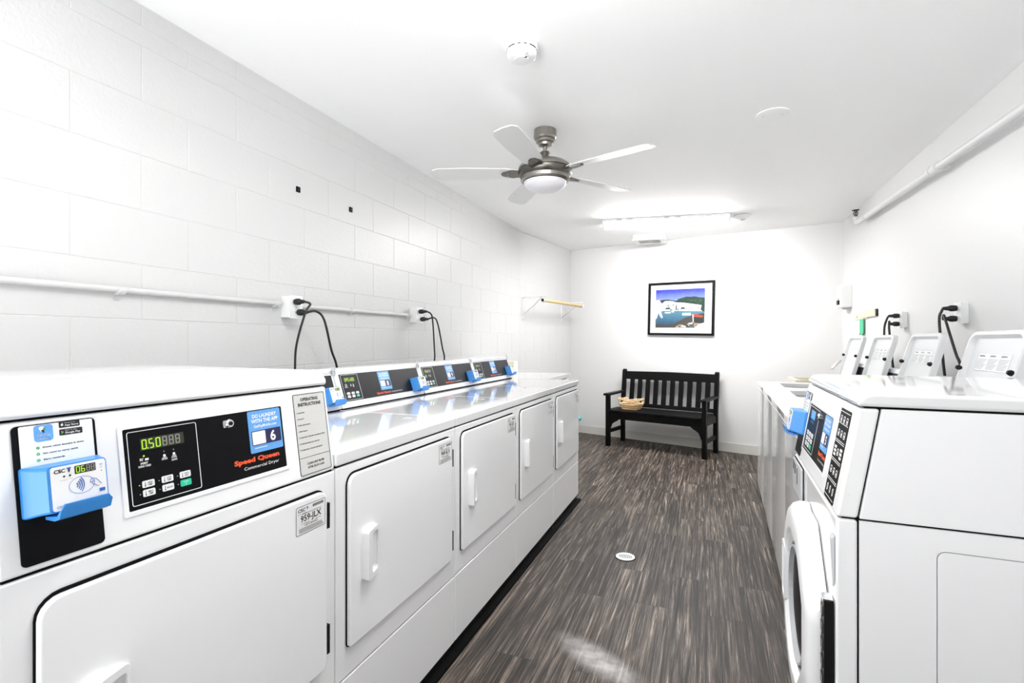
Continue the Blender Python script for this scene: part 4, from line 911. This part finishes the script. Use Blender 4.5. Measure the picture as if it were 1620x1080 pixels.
# ------------------------------------------------------------------ cabinet beyond the dryers, box, brush
t = thing('cabinet', 'low cream cabinet with white top beyond the last dryer', 'cabinet', (-1.215, 3.90, 0), R(90))
b = MB(); b.box(0, .012, .06, .76, .66, .885, 'beige'); b.box(.03, .06, 0, .73, .62, .06, 'black_plastic'); b.build('carcass', t, bevel=.003)
b = MB(); b.box(-.005, -.010, .885, .785, .70, .921, 'enamel_top'); b.build('countertop', t, bevel=.003)
for k in range(2):
    b = MB(FRONT); b.slab(rrect(.01 + .375 * k, .08, .375 + .375 * k, .875, .004), -.011, .004, 'beige'); d = b.build('door', t, bevel=.002)
    b = MB(FRONT); x = .345 if not k else .655; b.lathe([(.006, .004), (.006, .014), (.015, .018), (.015, .026), (.004, .030)], (x, .850, 0), 'black_plastic', 16); b.build('knob', d)
b = MB(); b.box(-.045, -.05, 0, .045, .05, .105, 'cream'); b.box(-.047, -.052, .090, .047, .052, .108, 'cream'); o = b.build('carton', bevel=.002); o.location = (-1.765, 4.60, .9215); tag(o, 'small pale cream box on the cabinet against the block wall', 'box')
t = thing('scrub_brush', 'teal scrub brush tip showing past the last dryer, leaning on the back wall', 'brush', (-1.72, 6.36, .0))
b = MB(); b.tube([(0, 0, .012), (.05, .14, .10), (.100, .240, .180)], [.011, .010, .011], 'plastic_white', 10); b.build('handle', t)
b = MB(); b.tube([(.080, .225, .155), (.110, .252, .190), (.145, .250, .198), (.172, .244, .190)], [.014, .028, .034, .026], 'teal', 12); b.build('head', t)

# ------------------------------------------------------------------ sink, faucet and wall items at the far right
t = thing('utility_sink', 'beige utility sink between the last washer and the back wall', 'sink', (.70, 4.80, 0))
b = MB(); x1, y1 = .54, .43
b.ring(rrect(0, 0, x1, y1, .03), rrect(.035, .035, x1 - .035, y1 - .035, .03), .870, .900, 'beige')
b.loft([[(x, y, z) for x, y in rrect(q, q, x1 - q, y1 - q, .03)] for q, z in ((.02, .870), (.04, .62), (.06, .58))], 'beige', cap0=False)
b.loft([[(x, y, z) for x, y in rrect(q, q, x1 - q, y1 - q, .03)] for q, z in ((.035, .899), (.055, .64))], 'beige', cap0=False); b.build('basin', t)
for sx in (.05, x1 - .08):
    for sy in (.05, y1 - .08): b = MB(); b.box(sx, sy, 0, sx + .03, sy + .03, .59, 'beige'); b.build('leg', t)
b = MB(); b.tube(spline([(.51, .33, .900), (.51, .33, .98), (.50, .33, 1.03), (.45, .33, 1.055), (.39, .33, 1.045), (.345, .33, 1.00), (.335, .33, .985)]), .011, 'chrome', 12); b.lathe([(.020, .899), (.020, .915), (.012, .92)], (.51, .33, 0), 'chrome', 16); b.lathe([(.017, .972), (.017, .984)], (.335, .33, 0), 'chrome', 14)
b.build('faucet', t)

t = thing('soap_dispenser', 'white wall dispenser with dark lever in the corner by the back wall', 'dispenser', (XR, 5.50, 1.640), R(-90))
b = MB(FRONT); b.slab(rrect(-.085, -.105, .085, .105, .010), .0005, .085, 'plastic_white'); b.build('housing', t, bevel=.006)
b = MB(FRONT); b.box(-.03, -.075, .085, .02, -.035, .100, 'black_plastic'); b.box(-.012, -.035, .085, .004, -.015, .095, 'grey_inner'); b.build('lever', t)
b = MB(FRONT); b.box(-.030, -.120, .02, .02, -.105, .06, 'grey_inner'); b.build('nozzle', t)
b = MB(frame((.0851, 0, 0), (0, 1, 0), (0, 0, 1))); b.box(.030, .020, 0, .042, .024, .0015, 'ink_grey'); b.box(.040, .024, 0, .043, .034, .0015, 'ink_grey'); b.disc(.04, -.02, .0015, 0, .001, 'ink_grey', 8); b.build('side_print', t)

t = thing('wall_bar', 'beige two-step metal bar with dark end on the right wall near the corner', 'wall bar', (XR, 4.97, 1.44), R(-90))
b = MB(FRONT); b.slab(rrect(-.34, -.030, .05, .024, .012), .0005, .008, 'beige'); b.disc(-.25, -.004, .012, .008, .010, 'ink_grey', 14); b.build('lower_arm', t, bevel=.002)
b = MB(FRONT); b.box(-.10, -.020, .008, .28, .038, .016, 'beige'); b.box(.20, -.020, .0005, .28, .038, .008, 'beige'); b.build('upper_arm', t, bevel=.002)
b = MB(FRONT); b.box(.28, -.020, .0005, .300, .036, .012, 'black_plastic'); b.build('end_stop', t)
t = thing('hanging_strip', 'bright green strip hanging below the beige wall bar', 'strip', (XR - .0085, 5.055, 1.409), R(-90))
b = MB(FRONT); b.box(-.050, -.128, .002, .050, .002, .010, 'green_strip'); b.build('strip_body', t, bevel=.002)
b = MB(FRONT); b.box(-.052, -.130, .001, -.040, -.122, .0115, 'art_dark'); b.box(.040, -.130, .001, .052, -.122, .0115, 'art_dark'); b.build('corner_clip', t)

# ------------------------------------------------------------------ floor drain
b = MB(); cx, cy = -.424, 2.907
b.lathe([(.057, .0005), (.057, .003), (.054, .003)], (cx, cy, 0), 'black_gap', 40); b.lathe([(.0535, .001), (.053, .0048), (.002, .0050)], (cx, cy, 0), 'label_white', 40, smooth=False)
for k in range(8):
    x = -.032 + .0091 * k; hh = .026 * math.sqrt(max(.2, 1 - (x / .042) ** 2)); b.box(cx + x - .0016, cy - hh, .0045, cx + x + .0016, cy + hh, .0054, 'black_gap')
origin(tag(b.build('floor_drain'), 'round white slotted drain cover set in the plank floor', 'drain'), (cx, cy, 0))
